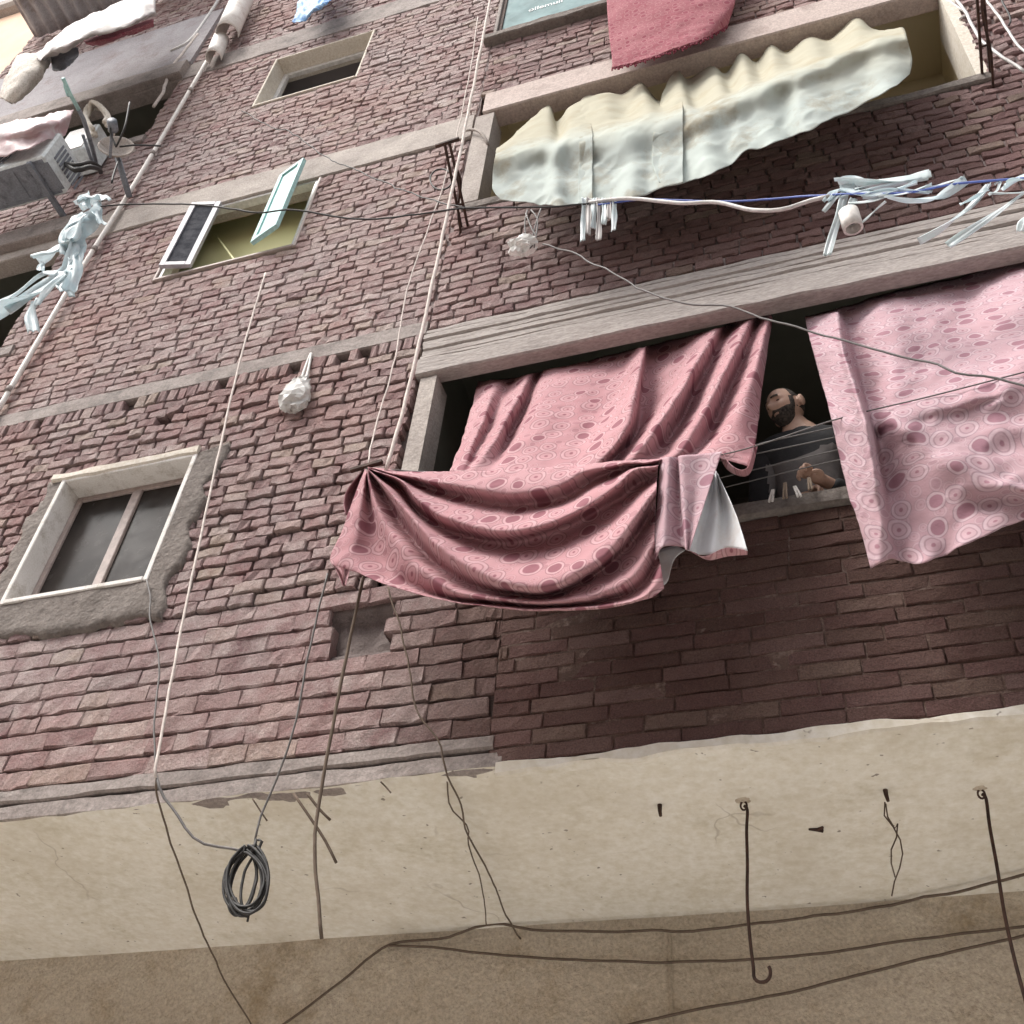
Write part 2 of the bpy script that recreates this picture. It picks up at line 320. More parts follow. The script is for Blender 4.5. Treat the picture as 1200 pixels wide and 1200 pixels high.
def streaky(m, k=14.):
    nt = m.node_tree; tcs = [n for n in nt.nodes if n.type == 'TEX_COORD'][0]; mp = N(nt, 'ShaderNodeMapping'); mp.inputs['Scale'].default_value = (.35, 1, k / 3)
    for l in list(tcs.outputs['Object'].links): nt.links.new(mp.outputs[0], l.to_socket)
    nt.links.new(tcs.outputs['Object'], mp.inputs[0])
streaky(M['lintel'], 4.)
# ------------------------------------------------------------------ setting
g = MB(); g.grid(np.array([[(x, y, 0.) for x in np.linspace(-150, 150, 13)] for y in np.linspace(-150, 150, 13)]))
tag(g.build('ground', M['asphalt'], origin=(0, 0, 0)), None, None, kind='structure')
# ------------------------------------------------------------------ the brick apartment block
ZS = 3.92                                   # underside of the overhanging storeys
bld = thing('apartment_building', 'four storey red brick apartment block overhanging a cream soffit, with loggias and small windows', 'building', (-2.5, 0, 0))
W1 = (-4.20, -3.36, 5.24, 6.13); W2 = (-4.36, -3.26, 8.30, 9.22); W3 = (-4.27, -3.30, 10.95, 11.87); W4 = (-2.02, -.75, 10.86, 12.0)
B1 = (-1.95, 2.3, 5.00, 6.46); B2 = (-1.90, 1.20, 8.24, 9.50)
LOG = [(-8.2, -5.52, 7.85, 9.30), (-8.2, -5.40, 10.95, 12.1)]
pad = lambda r, a: (r[0] - a, r[1] + a, r[2] - a, r[3] + a)
HOLES = [pad(W1, .03), pad(W2, .015), pad(W3, .015), pad(W4, .02), (B1[0] - .12, B1[1] + .1, B1[2] - .0, 6.91), (B2[0] - .14, B2[1] + .02, B2[2], 9.84), (-2.19, -1.97, 4.62, 4.79)] + LOG
def bricks(mb, x0, x1, z0, z1, pitch, L, lj, vj, hj, dep, dust, darkf, holes=HOLES, wob=.003, bev=.009, jit=.006, skip=.0, dj=.006, tooth=0., eb=1., tl=.006, tap=0.):
    """courses of irregular bricks, one closed lump each; verts in rows x cols"""
    n = max(1, round((z1 - z0) / pitch)); pitch = (z1 - z0) / n; V = []; T = []
    cs = [0, .12, .37, .63, .88, 1.]
    for k in range(n):
        za = z0 + k * pitch + hj / 2; zb = z0 + (k + 1) * pitch - hj / 2; zm = (za + zb) / 2
        x1k = x1 - random.random() * tooth; x = x0 - random.random() * L
        while x < x1k:
            l = L * (1 + random.uniform(-lj, lj)); a, b = max(x, x0) + vj / 2, min(x + l, x1k) - vj / 2; x += l
            segs = [(a, b)]
            for h in holes:
                if h[2] - pitch * .35 < zm < h[3] + pitch * .35:
                    ns = []
                    for (p, q) in segs:
                        if q <= h[0] or p >= h[1]: ns.append((p, q))
                        else:
                            if p < h[0]: ns.append((p, h[0] - random.uniform(0, .006 if h[0] != -2.19 else .06)))
                            if q > h[1]: ns.append((h[1] + random.uniform(0, .006 if h[0] != -2.19 else .06), q))
                    segs = ns
            for (a, b) in segs:
                if b - a < .025 or random.random() < skip: continue
                w = b - a; bb = min(bev, w * .3, (zb - za) * .3); back = max(.05, .07 - dep); yf = -dep + random.uniform(-dj, dj); yf += tap * sm(-2.1, -1.5, a); tilt = random.uniform(-tl, tl)
                zl, zr = random.uniform(-jit, jit) * .6, random.uniform(-jit, jit) * .6
                xs = np.array([a, a + bb, a + w * .36, a + w * .64, b - bb, b])
                zz = np.array([za, za, za + bb, zb - bb, zb, zb]); yy = np.array([back, yf + bb, yf, yf, yf + bb, back])
                X = np.tile(xs, (6, 1)); t = (X - a) / w
                Z = zz[:, None] + (zl * (1 - t) + zr * t); Y = np.tile(yy[:, None], (1, 6)).astype(float)
                Y[2:4, 0] = yf + bb * eb; Y[2:4, 5] = yf + bb * eb; Y[1:5] += tilt * (t[1:5] - .5)
                # round the corners in plan
                Z[1, [0, 5]] += bb * .7 * eb; Z[4, [0, 5]] -= bb * .7 * eb
                nz = RNG.normal(0, 1, (6, 6, 3)) * wob
                P = np.stack([X, Y, Z], -1); P[1:5] += nz[1:5] * np.array([.8, 1.1, 1.]); P[[0, 5]] += nz[[0, 5]] * [.5, 0, 1]
                V.append(P.reshape(-1, 3))
                r = min(1, max(0, random.gauss(.48, .30))); xm = (a + b) / 2
                dk = darkf(xm, zm) if callable(darkf) else darkf
                T.append(np.tile([r, (dust(xm, zm) if callable(dust) else dust) * random.uniform(.5, 1.2), min(1, max(0, dk + random.uniform(-.12, .12) * (dk > .02))), 1.], (36, 1)))
    if not V: return
    base = [[i * 6 + j, i * 6 + j + 1, (i + 1) * 6 + j + 1, (i + 1) * 6 + j] for i in range(5) for j in range(5)] + [[r * 6 for r in range(6)][::1], [r * 6 + 5 for r in range(6)][::-1]]
    base = np.array([f for f in base if len(f) == 4]); caps = [[0, 6, 12, 18, 24, 30], [35, 29, 23, 17, 11, 5]]
    nb = len(V); off = np.arange(nb) * 36
    Fq = (base[None] + off[:, None, None]).reshape(-1, 4).tolist(); Fc = [[i + o for i in c] for o in off.tolist() for c in caps]
    mb.add(np.vstack(V), Fq + Fc, 0); mb.tone += T
def mortar(mb, x0, x1, z0, z1, step=.03, d0=.004, amp=.02, holes=HOLES, thick=True):
    nx = int((x1 - x0) / step) + 1; nz = int((z1 - z0) / step) + 1
    xs = np.linspace(x0, x1, nx); zs = np.linspace(z0, z1, nz); XX, ZZ = np.meshgrid(xs, zs)
    Y = d0 + amp * (1 - fbm(XX * 4, ZZ * 6, 3))
    G = np.stack([XX, Y, ZZ], -1)
    rec = (XX > -2.24) & (XX < -1.92) & (ZZ > 4.60) & (ZZ < 4.82); G[..., 1][rec] += .015 + .06 * fbm(XX[rec] * 14, ZZ[rec] * 14, 77)
    cx = (XX[:-1, :-1] + XX[1:, 1:]) / 2; cz = (ZZ[:-1, :-1] + ZZ[1:, 1:]) / 2; keep = np.ones_like(cx, bool)
    for h in holes:
        if h[0] == -2.19: continue
        keep &= ~((cx > h[0] - .01) & (cx < h[1] + .01) & (cz > h[2] - .01) & (cz < h[3] + .01))
    ii, jj = np.nonzero(keep); q = np.stack([ii * nx + jj, ii * nx + jj + 1, (ii + 1) * nx + jj + 1, (ii + 1) * nx + jj], 1)
    mb.add(G.reshape(-1, 3), q.tolist(), 1); mb.tone.append(np.tile([.5, 0, 0, 1.], (nx * nz, 1)))
sm = lambda a, b, x: (lambda t: t * t * (3 - 2 * t))(min(1, max(0, (x - a) / (b - a))))
XR = 3.2
w = MB()                                    # lowest brick storey, left: long raked courses
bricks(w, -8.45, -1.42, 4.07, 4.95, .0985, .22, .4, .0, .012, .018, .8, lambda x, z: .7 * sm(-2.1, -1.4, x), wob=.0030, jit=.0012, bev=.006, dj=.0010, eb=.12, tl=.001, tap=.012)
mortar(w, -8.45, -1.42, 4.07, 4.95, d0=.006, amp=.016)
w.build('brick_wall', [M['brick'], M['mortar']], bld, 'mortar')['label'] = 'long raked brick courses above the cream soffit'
w = MB()                                    # parapet of the lower loggia: darker stretchers
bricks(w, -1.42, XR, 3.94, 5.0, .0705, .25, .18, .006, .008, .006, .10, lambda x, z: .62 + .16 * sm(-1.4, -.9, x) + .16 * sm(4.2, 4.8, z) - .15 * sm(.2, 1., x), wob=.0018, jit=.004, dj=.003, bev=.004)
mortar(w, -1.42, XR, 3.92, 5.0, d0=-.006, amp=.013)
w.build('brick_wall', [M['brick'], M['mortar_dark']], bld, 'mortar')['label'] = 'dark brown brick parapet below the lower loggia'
w = MB()                                    # wall round the lowest window: deep open joints
bricks(w, -8.45, -2.07, 4.95, 6.75, .0765, .142, .28, .012, .014, .028, .7, 0., wob=.003, jit=.0065, bev=.005, skip=.004, dj=.01)
bricks(w, -8.45, -2.07, 6.75, 6.86, .11, .072, .25, .014, .008, .028, .6, 0., wob=.003, jit=.006, skip=.06, bev=.005)
mortar(w, -8.45, -2.07, 4.95, 6.86, d0=.02, amp=.025)
w.build('brick_wall', [M['brick'], M['mortar']], bld, 'mortar')['label'] = 'rough bricks with deep open joints round the lowest window'
w = MB()                                    # next storey
dk2 = lambda x, z: .62 * sm(-1.7, -.6, x) * (1 - .5 * sm(.6, 1.6, x))  # darker bricks below the tarpaulins, with their shade painted into the tone
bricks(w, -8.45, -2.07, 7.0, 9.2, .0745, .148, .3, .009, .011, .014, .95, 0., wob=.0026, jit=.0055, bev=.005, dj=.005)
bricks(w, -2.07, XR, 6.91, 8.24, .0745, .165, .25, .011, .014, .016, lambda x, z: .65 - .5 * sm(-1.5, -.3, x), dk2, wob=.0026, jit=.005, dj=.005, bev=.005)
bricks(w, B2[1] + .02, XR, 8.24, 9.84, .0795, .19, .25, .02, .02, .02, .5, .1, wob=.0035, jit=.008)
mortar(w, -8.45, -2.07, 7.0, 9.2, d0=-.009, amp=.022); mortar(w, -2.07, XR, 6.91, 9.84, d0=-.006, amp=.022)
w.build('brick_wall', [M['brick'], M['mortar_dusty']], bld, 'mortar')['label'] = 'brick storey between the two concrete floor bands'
w = MB()
bricks(w, -8.45, -2.05, 9.55, 12.1, .0745, .148, .3, .010, .013, .014, 1., 0., wob=.0026, jit=.0055, bev=.005)
bricks(w, -2.05, XR, 9.84, 12.1, .0745, .165, .3, .010, .013, .014, .6, .15, wob=.0026, jit=.0055, bev=.005)
mortar(w, -8.45, -2.05, 9.55, 12.1, d0=-.010, amp=.018); mortar(w, -2.05, XR, 9.84, 12.1, d0=-.007, amp=.018)
bricks(w, -8.45, XR, 12.45, 15.6, .0745, .148, .3, .010, .013, .014, 1., 0., wob=.0026, jit=.0055, bev=.005)
mortar(w, -8.45, XR, 12.45, 15.6, .04, d0=.004, amp=.012)
w.build('brick_wall', [M['brick'], M['mortar_dusty']], bld, 'mortar')['label'] = 'dusty upper brick storeys'
# back of the walls: one thick shell with the window openings left free
def slab(mb, x0, x1, y0, y1, z0, z1, step=.1, amp=.004, mi=0, seed=1, ragged=0.):
    """box whose front and underside carry cast unevenness"""
    nx = max(2, int((x1 - x0) / step)); zr = [z0, z0 + .008] + list(np.linspace(z0 + .03, z1 - .03, 4)) + [z1 - .008, z1]
    xs = np.linspace(x0, x1, nx + 1); rows = []
    prof = [(y1, z0)] + [(y0 + .012, z0)] + [(y0, z) for z in zr[1:-1]] + [(y0 + .01, z1), (y1, z1)]
    for (y, z) in prof:
        zz = np.full(len(xs), z); yy = np.full(len(xs), y)
        if y < y1:
            yy = yy + amp * 2 * (fbm(xs * 5, zz * 9, seed) - .5); d = (ragged or amp)
            zz = zz + d * 2 * (fbm(xs * 6 + 3, zz * 0 + (z > (z0 + z1) / 2) * 9, seed + 5) - .5)
        rows.append(np.stack([xs, yy, zz], 1))
    G = np.array(rows); mb.grid(G, mi, flip=True)
    for e in (0, -1): mb.add(G[:, e], [list(range(len(prof)))[::(1 if e == 0 else -1)]], mi)
def part_slab(name, mat, *a, label=None, **k):
    mb = MB(); slab(mb, *a, **k); o = mb.build(name, mat, bld, False)
    if label: o['label'] = label
    return o
fb = MB(); slab(fb, -8.45, -1.40, -.014, .12, 4.005, 4.075, .04, .006, ragged=.012); slab(fb, -8.45, -1.36, -.008, .12, ZS - .002, 3.998, .04, .006, seed=4, ragged=.010)
fb.build('floor_band', M['conc'], bld)['label'] = 'pale cement ledge along the bottom of the brickwork'
part_slab('floor_band', M['conc'], -8.45, -2.075, -.020, .12, 6.86, 7.0, .08, .005, seed=2, ragged=.006)
part_slab('floor_band', M['conc_pale'], -8.45, -2.06, -.025, .12, 9.21, 9.55, .08, .005, seed=3, ragged=.006)
part_slab('floor_band', M['conc'], -8.45, XR, -.02, .12, 12.1, 12.45, .1, .005, seed=5)
lt = MB()                                   # stepped, board-marked lintel of the lower loggia
for (a, b, d, sd) in ((6.86, 6.905, -.018, 1), (6.80, 6.857, -.026, 2), (6.752, 6.797, -.020, 3), (6.70, 6.749, -.030, 4), (6.645, 6.697, -.022, 5), (6.60, 6.642, -.032, 6), (6.462, 6.597, -.044, 7)):
    slab(lt, -2.065 - random.uniform(0, .02), XR, d, .045, a, b, .05, .006, seed=sd * 7, ragged=.007)
lt.build('lintel', M['lintel'], bld)['label'] = 'wide stepped board-marked concrete lintel over the lower loggia'
part_slab('lintel', M['beam'], -1.99, XR, -.045, .10, 9.50, 9.80, .1, .003, label='pinkish plastered beam over the upper loggia')
jb = MB(); slab(jb, -2.045, B1[0], -.018, .14, 4.99, 6.46, .03, .007, seed=8, ragged=.012); jb.build('jamb', M['conc_pale'], bld)
jb = MB(); slab(jb, -2.04, B2[0], -.03, .14, 8.25, 9.49, .03, .004, seed=9); jb.build('jamb', M['conc_pale'], bld)
jb = MB(); slab(jb, B2[1] - .02, B2[1] + .05, -.02, .30, 8.25, 9.49, .03, .003, seed=10); jb.build('jamb', M['plaster'], bld)
sl = MB(); slab(sl, -1.95, XR, -.035, .16, 5.0, 5.085, .05, .007, seed=12, ragged=.008); sl.build('sill', M['conc_dark'], bld)['label'] = 'grey cement sill on the lower loggia parapet'
sl = MB(); slab(sl, -2.0, 1.25, -.03, .16, 8.17, 8.245, .05, .009, seed=13, ragged=.01); sl.build('sill', M['conc_dark'], bld)['label'] = 'worn cement sill on the upper loggia parapet'
lp = MB(); slab(lp, -1.38, XR, -.016, .03, ZS - .022, ZS + .028, .025, .005, seed=15, ragged=.016); lp.build('plaster_lip', M['soffit'], bld)['label'] = 'ragged cream plaster edge smeared onto the lowest bricks'
# soffit and ground-floor wall
YG = float(atz(515, 1090, ZS)[1])
so = MB(); xs = np.linspace(-11, 6, 171); ys = np.r_[-.005, .02, np.linspace(.06, YG + .1, 24)]
XX, YY = np.meshgrid(xs, ys); Zs = ZS - .006 + .012 * (fbm(XX * 1.3, YY * 1.3, 21) - .5)
Zs[0] += .03 * (fbm(xs * 7, xs * 0, 5, 4) - .35); YY[0] -= .016 * fbm(xs * 9, xs * 0 + 4, 6, 4); YY[1] -= .01 * fbm(xs * 9, xs * 0 + 4, 6, 4)
so.grid(np.stack([XX, YY, Zs], -1)[:, ::-1]); so.grid(np.array([[(x, y, ZS + .3) for x in (-11, 6)] for y in (.1, YG + .1)]))
so.build('soffit', M['soffit'], bld, True)['label'] = 'cream plastered underside of the overhang'
gw = MB(); xs = np.linspace(-11, 6, 240); zs = np.linspace(0, ZS + .02, 70); XX, ZZ = np.meshgrid(xs, zs)
gw.grid(np.stack([XX, YG + .02 * (fbm(XX * 2, ZZ * 2, 31, 4) - .5), ZZ], -1))
gx = float(at(787, 1130, YG)[0]); gw.box(gx - .012, gx + .004, YG - .012, YG + .05, 2.2, 3.82, 0)
gw.build('ground_floor_wall', M['gwall'], bld, True)['label'] = 'rough brown ground floor wall under the soffit'
# building carcass behind the skin (thick side walls, floor slabs and roof)
cc = MB()
for (z0, z1) in ((ZS + .31, ZS + .36), (6.98, 7.10), (9.90, 10.02), (12.5, 12.62), (15.5, 15.62)): cc.box(-8.45, XR, .125, 6, z0, z1)
cc.box(-8.45, -8.33, .03, 6, ZS, 15.5); cc.box(XR - .12, XR, .03, 6, ZS, 15.5); cc.box(-8.32, XR - .13, 5.9, 6, 4.3, 15.5)
cc.build('carcass', M['opp'], bld)
def room(name, x0, x1, z0, z1, dep, mat, y0=.13, mb=None):
    """inner faces of a room seen through its opening"""
    r = MB(); A = lambda *p: r.add(p, [[0, 1, 2, 3]])
    A((x0, y0 + dep, z0), (x0, y0 + dep, z1), (x1, y0 + dep, z1), (x1, y0 + dep, z0))
    A((x0, y0, z0), (x0, y0, z1), (x0, y0 + dep, z1), (x0, y0 + dep, z0)); A((x1, y0 + dep, z0), (x1, y0 + dep, z1), (x1, y0, z1), (x1, y0, z0))
    A((x0, y0, z1), (x1, y0, z1), (x1, y0 + dep, z1), (x0, y0 + dep, z1)); A((x0, y0, z0), (x0, y0 + dep, z0), (x1, y0 + dep, z0), (x1, y0, z0))
    return r.build(name, mat, bld)
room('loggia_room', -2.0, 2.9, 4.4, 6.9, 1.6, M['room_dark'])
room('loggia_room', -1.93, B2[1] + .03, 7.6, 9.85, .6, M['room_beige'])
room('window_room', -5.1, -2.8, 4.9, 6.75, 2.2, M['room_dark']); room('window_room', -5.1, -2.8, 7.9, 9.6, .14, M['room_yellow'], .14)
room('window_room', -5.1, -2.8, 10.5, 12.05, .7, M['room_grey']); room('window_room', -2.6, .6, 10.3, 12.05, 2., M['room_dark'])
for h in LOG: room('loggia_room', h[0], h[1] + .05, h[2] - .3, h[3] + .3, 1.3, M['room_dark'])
def reveal(mb, r, y0, y1, t=.03, mi=0):
    x0, x1, z0, z1 = r
    mb.box(x0 - t, x0, y0, y1, z0 - t, z1 + t, mi); mb.box(x1, x1 + t, y0, y1, z0 - t, z1 + t, mi)
    mb.box(x0, x1, y0 + .001, y1, z1, z1 + t, mi); mb.box(x0, x1, y0 - .004, y1, z0 - t, z0, mi)
# lowest window
def frame4(mb, x0, x1, z0, z1, y0, y1, t, mi=0):
    mb.box(x0, x0 + t, y0, y1, z0, z1, mi, .003); mb.box(x1 - t, x1, y0, y1, z0, z1, mi, .003)
    mb.box(x0 + t, x1 - t, y0 + .001, y1, z1 - t, z1, mi, .003); mb.box(x0 + t, x1 - t, y0 + .001, y1, z0, z0 + t, mi, .003)
rv = MB(); reveal(rv, W1, -.05, .14, .03); win = rv.build('window', M['plaster_w'], bld); win['label'] = 'lowest window, two dark panes in a deep white reveal'
fr = MB(); frame4(fr, W1[0] + .002, W1[1] - .002, W1[2] + .002, W1[3] - .002, .085, .125, .035); xm = (W1[0] + W1[1]) / 2
fr.box(xm - .03, xm + .03, .082, .124, W1[2] + .038, W1[3] - .038); fr.build('frame', M['frame_wood'], win)
for a, b in ((W1[0] + .037, xm - .03), (xm + .03, W1[1] - .037)):
    p = MB(); p.box(a, b, .10, .106, W1[2] + .037, W1[3] - .037, 0, .001); p.build('pane', M['glass'], win)
# cement surround, ragged outline
def surround(name, r, outer, y, seed, mat, parent, n=44, t=.05):
    mb = MB(); x0, x1, z0, z1 = r; X0, X1, Z0, Z1 = outer
    def loop(a, b, c, d):
        p = []
        for (s, e) in (((a, c), (b, c)), ((b, c), (b, d)), ((b, d), (a, d)), ((a, d), (a, c))):
            for k in range(n): p.append((s[0] + (e[0] - s[0]) * k / n, s[1] + (e[1] - s[1]) * k / n))
        return np.array(p)
    I = loop(x0, x1, z0, z1); O = loop(X0, X1, Z0, Z1); m = len(I); cx, cz = (x0 + x1) / 2, (z0 + z1) / 2
    jit = (fbm(O[:, 0] * 7, O[:, 1] * 7, seed, 4) - .5)[:, None]; O = O + (O - [cx, cz]) * jit * .30
    rows = []
    for k, t_ in enumerate((0, .25, .5, .75, .95, 1.)):
        q = I * (1 - t_) + O * t_; yy = y - .016 * (fbm(q[:, 0] * 9, q[:, 1] * 9, seed + 2) - .5) + (.03 if t_ == 1 else 0)
        rows.append(np.stack([q[:, 0], yy, q[:, 1]], 1))
    G = np.array(rows); G = np.concatenate([G, G[:, :1]], 1); mb.grid(G, flip=True); return mb.build(name, mat, parent, True)
surround('cement_surround', (W1[0] - .004, W1[1] + .014, W1[2] - .016, W1[3] + .014), (-4.34, -3.18, 4.95, 6.17), -.044, 3, M['conc_dark'], win)
lp = MB(); slab(lp, W1[0] - .10, W1[1] + .03, -.062, .02, W1[3] + .012, W1[3] + .075, .03, .006, seed=17, ragged=.014); lp.build('lintel_lip', M['plaster'], win)
# middle window with open casements
rv = MB(); reveal(rv, W2, -.02, .14, .022); win = rv.build('window', M['frame_wood'], bld); win['label'] = 'middle window with its casements open onto a yellow room'
zb, zt = 8.32, 9.21
def sash(c, name, mats, label):
    """casement from its four corners: bl, br, tr, tl"""
    c = [np.array(p) for p in c]; o = MB()
    nrm = np.cross(c[1] - c[0], c[3] - c[0]); nrm /= np.linalg.norm(nrm)
    for a, b in ((0, 1), (1, 2), (2, 3), (3, 0)):
        d = (sum(c) / 4 - (c[a] + c[b]) / 2); d /= np.linalg.norm(d); e = (c[b] - c[a]); e /= np.linalg.norm(e)
        sh = .0 if a % 2 else .0
        o.bar(c[a] + d * .021 + e * (0 if a % 2 else .042), c[b] + d * .021 - e * (0 if a % 2 else .042), .042, .035 - .002 * (a % 2), 0, nrm)
    s_ = o.build(name, mats[0], win); s_['label'] = label
    p = MB(); q = [x + (sum(c) / 4 - x) * .09 for x in c]; p.add([x + nrm * .004 for x in q] + [x - nrm * .004 for x in q], [[0, 1, 2, 3], [7, 6, 5, 4], [0, 4, 5, 1], [1, 5, 6, 2], [2, 6, 7, 3], [3, 7, 4, 0]])
    p.build('pane', mats[1], s_); return s_
def colpt(px, py, z): return atz(px, py, z)
hl, fl, rl, rr = atz(226, 316, zb), atz(189, 317, zb), atz(296.5, 292, zb), atz(328, 274, zb)
sash([(fl[0], fl[1] - .03, zb), (hl[0], hl[1] - .03, zb), (hl[0], hl[1] - .03, zt - .03), (fl[0], fl[1] - .03, zt - .03)], 'casement', (M['lilac'], M['screen']), 'lilac casement with dark mesh at the left of the window')
sash([(rl[0], rl[1] - .03, zb + .02), (rr[0], rr[1] - .05, zb + .02), (rr[0], rr[1] - .05, zt + .06), (rl[0], rl[1] - .03, zt + .06)], 'casement', (M['mint'], M['mint']), 'mint casement standing ajar at the right of the window')
fr = MB(); frame4(fr, W2[0] + .002, W2[1] - .002, W2[2] + .002, W2[3] - .002, -.005, .06, .03); fr.build('frame', M['white_pvc'], win)
st = MB(); p = at(252, 274, .28); q = at(277, 308, .1); st.bar(p, q, .014, .02); st.build('stay_rod', M['room_yellow'], win)
# upper window: bare opening with frame
rv = MB(); reveal(rv, W3, -.015, .22, .022); win = rv.build('window', M['plaster'], bld); win['label'] = 'upper window, an open dark hole in a beige frame'
fr = MB(); frame4(fr, W3[0] + .002, W3[1] - .002, W3[2] + .002, W3[3] - .002, .13, .17, .045); fr.build('frame', M['white_pvc'], win)
# teal glass window with lettering
rv = MB(); reveal(rv, W4, -.03, .12, .03); win = rv.build('window', M['conc'], bld); win['label'] = 'teal reflective window with small white lettering at the top edge'
fr = MB(); frame4(fr, W4[0] + .002, W4[1] - .002, W4[2] + .002, W4[3] - .002, -.012, .03, .03); fr.build('frame', M['rust'], win)
p = MB(); p.box(W4[0] + .032, W4[1] - .032, .0, .008, W4[2] + .032, W4[3] - .032, 0, .001); pane = p.build('pane', M['teal_glass'], win)
tcu = bpy.data.curves.new('letters', 'FONT'); tcu.body = 'ollemuil'; tcu.size = .095; tcu.extrude = .001; to = bpy.data.objects.new('lettering', tcu); COL.objects.link(to)
bpy.context.view_layer.update(); me = bpy.data.meshes.new_from_object(to.evaluated_get(bpy.context.evaluated_depsgraph_get())); bpy.data.objects.remove(to)
lo = bpy.data.objects.new('lettering', me); me.materials.clear(); me.materials.append(M['letters']); COL.objects.link(lo); lo.parent = pane
pl = at(619, 14, -.003); lo.location = tuple(np.array([pl[0], -.003, pl[2]]) - np.array(pane['_o'])); lo.rotation_euler = (math.pi / 2, 0, 0)
ws = MB(); slab(ws, -2.1, -.6, -.09, .1, 10.74, 10.83, .05, .01, seed=41, ragged=.012); ws.build('sill', M['conc_dark'], win)
# left loggias: sills, slab edges
for (z0, z1, m_, d) in ((9.34, 9.56, 'conc', -.10), (7.74, 7.85, 'conc', -.03), (10.84, 10.95, 'conc', -.04), (12.12, 12.4, 'conc', -.09), (12.43, 13.75, 'grey_wall', -.05)):
    part_slab('slab_edge', M[m_], -8.45, -5.36, d, .12, z0, z1, .1, .006, seed=int(z0 * 10))
# ------------------------------------------------------------------ draped cloth
def PX(pts): return np.array([at(*p) for p in pts])
def loft(curves, nu, nv, uvmode='planar', wr=.004, seed=1, even=True, gather=0., crease=0.):
    """surface through a list of 3-D curves (each u-wise), splined across"""
    C3 = [cr(c, nu) if even else crv(c, nu) for c in curves]
    G = crv(np.array(C3), nv)
    dv = np.linalg.norm(np.diff(G, axis=0), axis=2).mean(1); v = np.r_[0, np.cumsum(dv)]
    du = np.linalg.norm(np.diff(G, axis=1), axis=2).mean(0); u = np.r_[0, np.cumsum(du)]
    if uvmode == 'planar': UV = np.stack([G[..., 0], G[..., 2] * 1.0 - .35 * G[..., 1]], -1)
    elif uvmode == 'uv': UV = np.stack(np.meshgrid(u, v), -1)
    else: UV = np.stack([G[..., 0], -np.broadcast_to((v if uvmode == 'xv' else u)[(slice(None), None) if uvmode == 'xv' else (None, slice(None))], G.shape[:2])], -1)
    if gather:
        G = G + (np.clip((np.arange(nv) / nv - .3) * 2, 0, 1)[:, None] * (fbm(G[..., 0] * 6 + G[..., 2] * 1.5 + seed, G[..., 2] * 2.2, seed + 3, 3) - .5) * gather)[..., None] * np.array([.2, -1., 0])
    if crease:
        n = np.abs(fbm(G[..., 0] * 3.4 + G[..., 2] * 1.6 + seed, G[..., 2] * 3.0 - G[..., 0] * .8, seed + 7, 3) - .5) + .5 * np.abs(fbm(G[..., 0] * 8 - G[..., 2] * 4 + seed, G[..., 2] * 7 + G[..., 0] * 2, seed + 11, 2) - .5)
        G = G + (n * crease)[..., None] * np.array([0, 1., .25])
    if wr:
        n = fbm(G[..., 0] * 9 + seed, G[..., 2] * 9, seed, 4) - .5
        G = G + n[..., None] * wr * 2 * np.array([.3, -1., .3])
    return G, UV
def cloth(name, curves, nu, nv, mat, parent=None, origin=None, thick=.002, flip=False, **k):
    G, UV = loft(curves, nu, nv, **k); mb = MB(); mb.grid(G, 0, UV, flip); return mb.build(name, mat, parent, True, origin, thick)
DB = -.50                                   # the clothes line stands half a metre out
def row(pts, off): return PX([(x, y, DB + off * .9) for x, y in pts])
def col(pts, off, y0=.13, y1=None):
    """column of a curtain: from the rail at y0 out to the line"""
    y1 = DB + .02 if y1 is None else y1; m = len(pts); out = []
    d = np.r_[0, np.cumsum(np.hypot(*np.diff(np.array(pts, float), axis=0).T))]; d /= d[-1]
    for (x, y), t in zip(pts, d): out.append(at(x, y, y0 + (y1 - y0) * t ** .9 + off * 2.0 * math.sin(math.pi * min(1, .12 + .86 * t))))
    return np.array(out)
cu = thing('curtain', 'rose printed curtain at the left, pulled over the clothes line into a sagging swag', 'curtain', at(640, 560, -.3), 'rose printed curtains of the lower loggia')
cloth('curtain_panel', [col(c, o) for c, o in [
    ([(560, 447), (545, 500), (526, 552)], .05), ([(581, 444), (561, 500), (538, 553)], -.03), ([(601, 442), (573, 500), (546, 553)], .05),
    ([(619, 438), (590, 495), (553, 553)], -.06), ([(633, 435), (606, 495), (574, 553)], .07), ([(643, 432), (622, 490), (592, 552)], -.05),
    ([(690, 421), (670, 480), (645, 550)], -.01), ([(735, 410), (711, 480), (670, 548)], .01), ([(754, 406), (742, 465), (730, 505), (694, 547)], -.13),
    ([(762, 404), (751, 470), (742, 512), (706, 546)], .07), ([(800, 395), (772, 470), (724, 544)], .03), ([(838, 384), (800, 450), (760, 512), (738, 542)], -.12),
    ([(856, 377), (820, 450), (783, 515), (758, 541)], .05), ([(879, 371), (845, 440), (805, 513), (782, 539)], -.09), ([(890, 369), (862, 440), (825, 518), (800, 538)], .04),
    ([(901, 367), (880, 440), (853, 508), (832, 534)], -.06), ([(905, 372), (893, 450), (887, 505), (878, 546)], .02)]],
    60, 190, M['pink'], cu, uvmode='planar', wr=.006, seed=3, crease=.045)
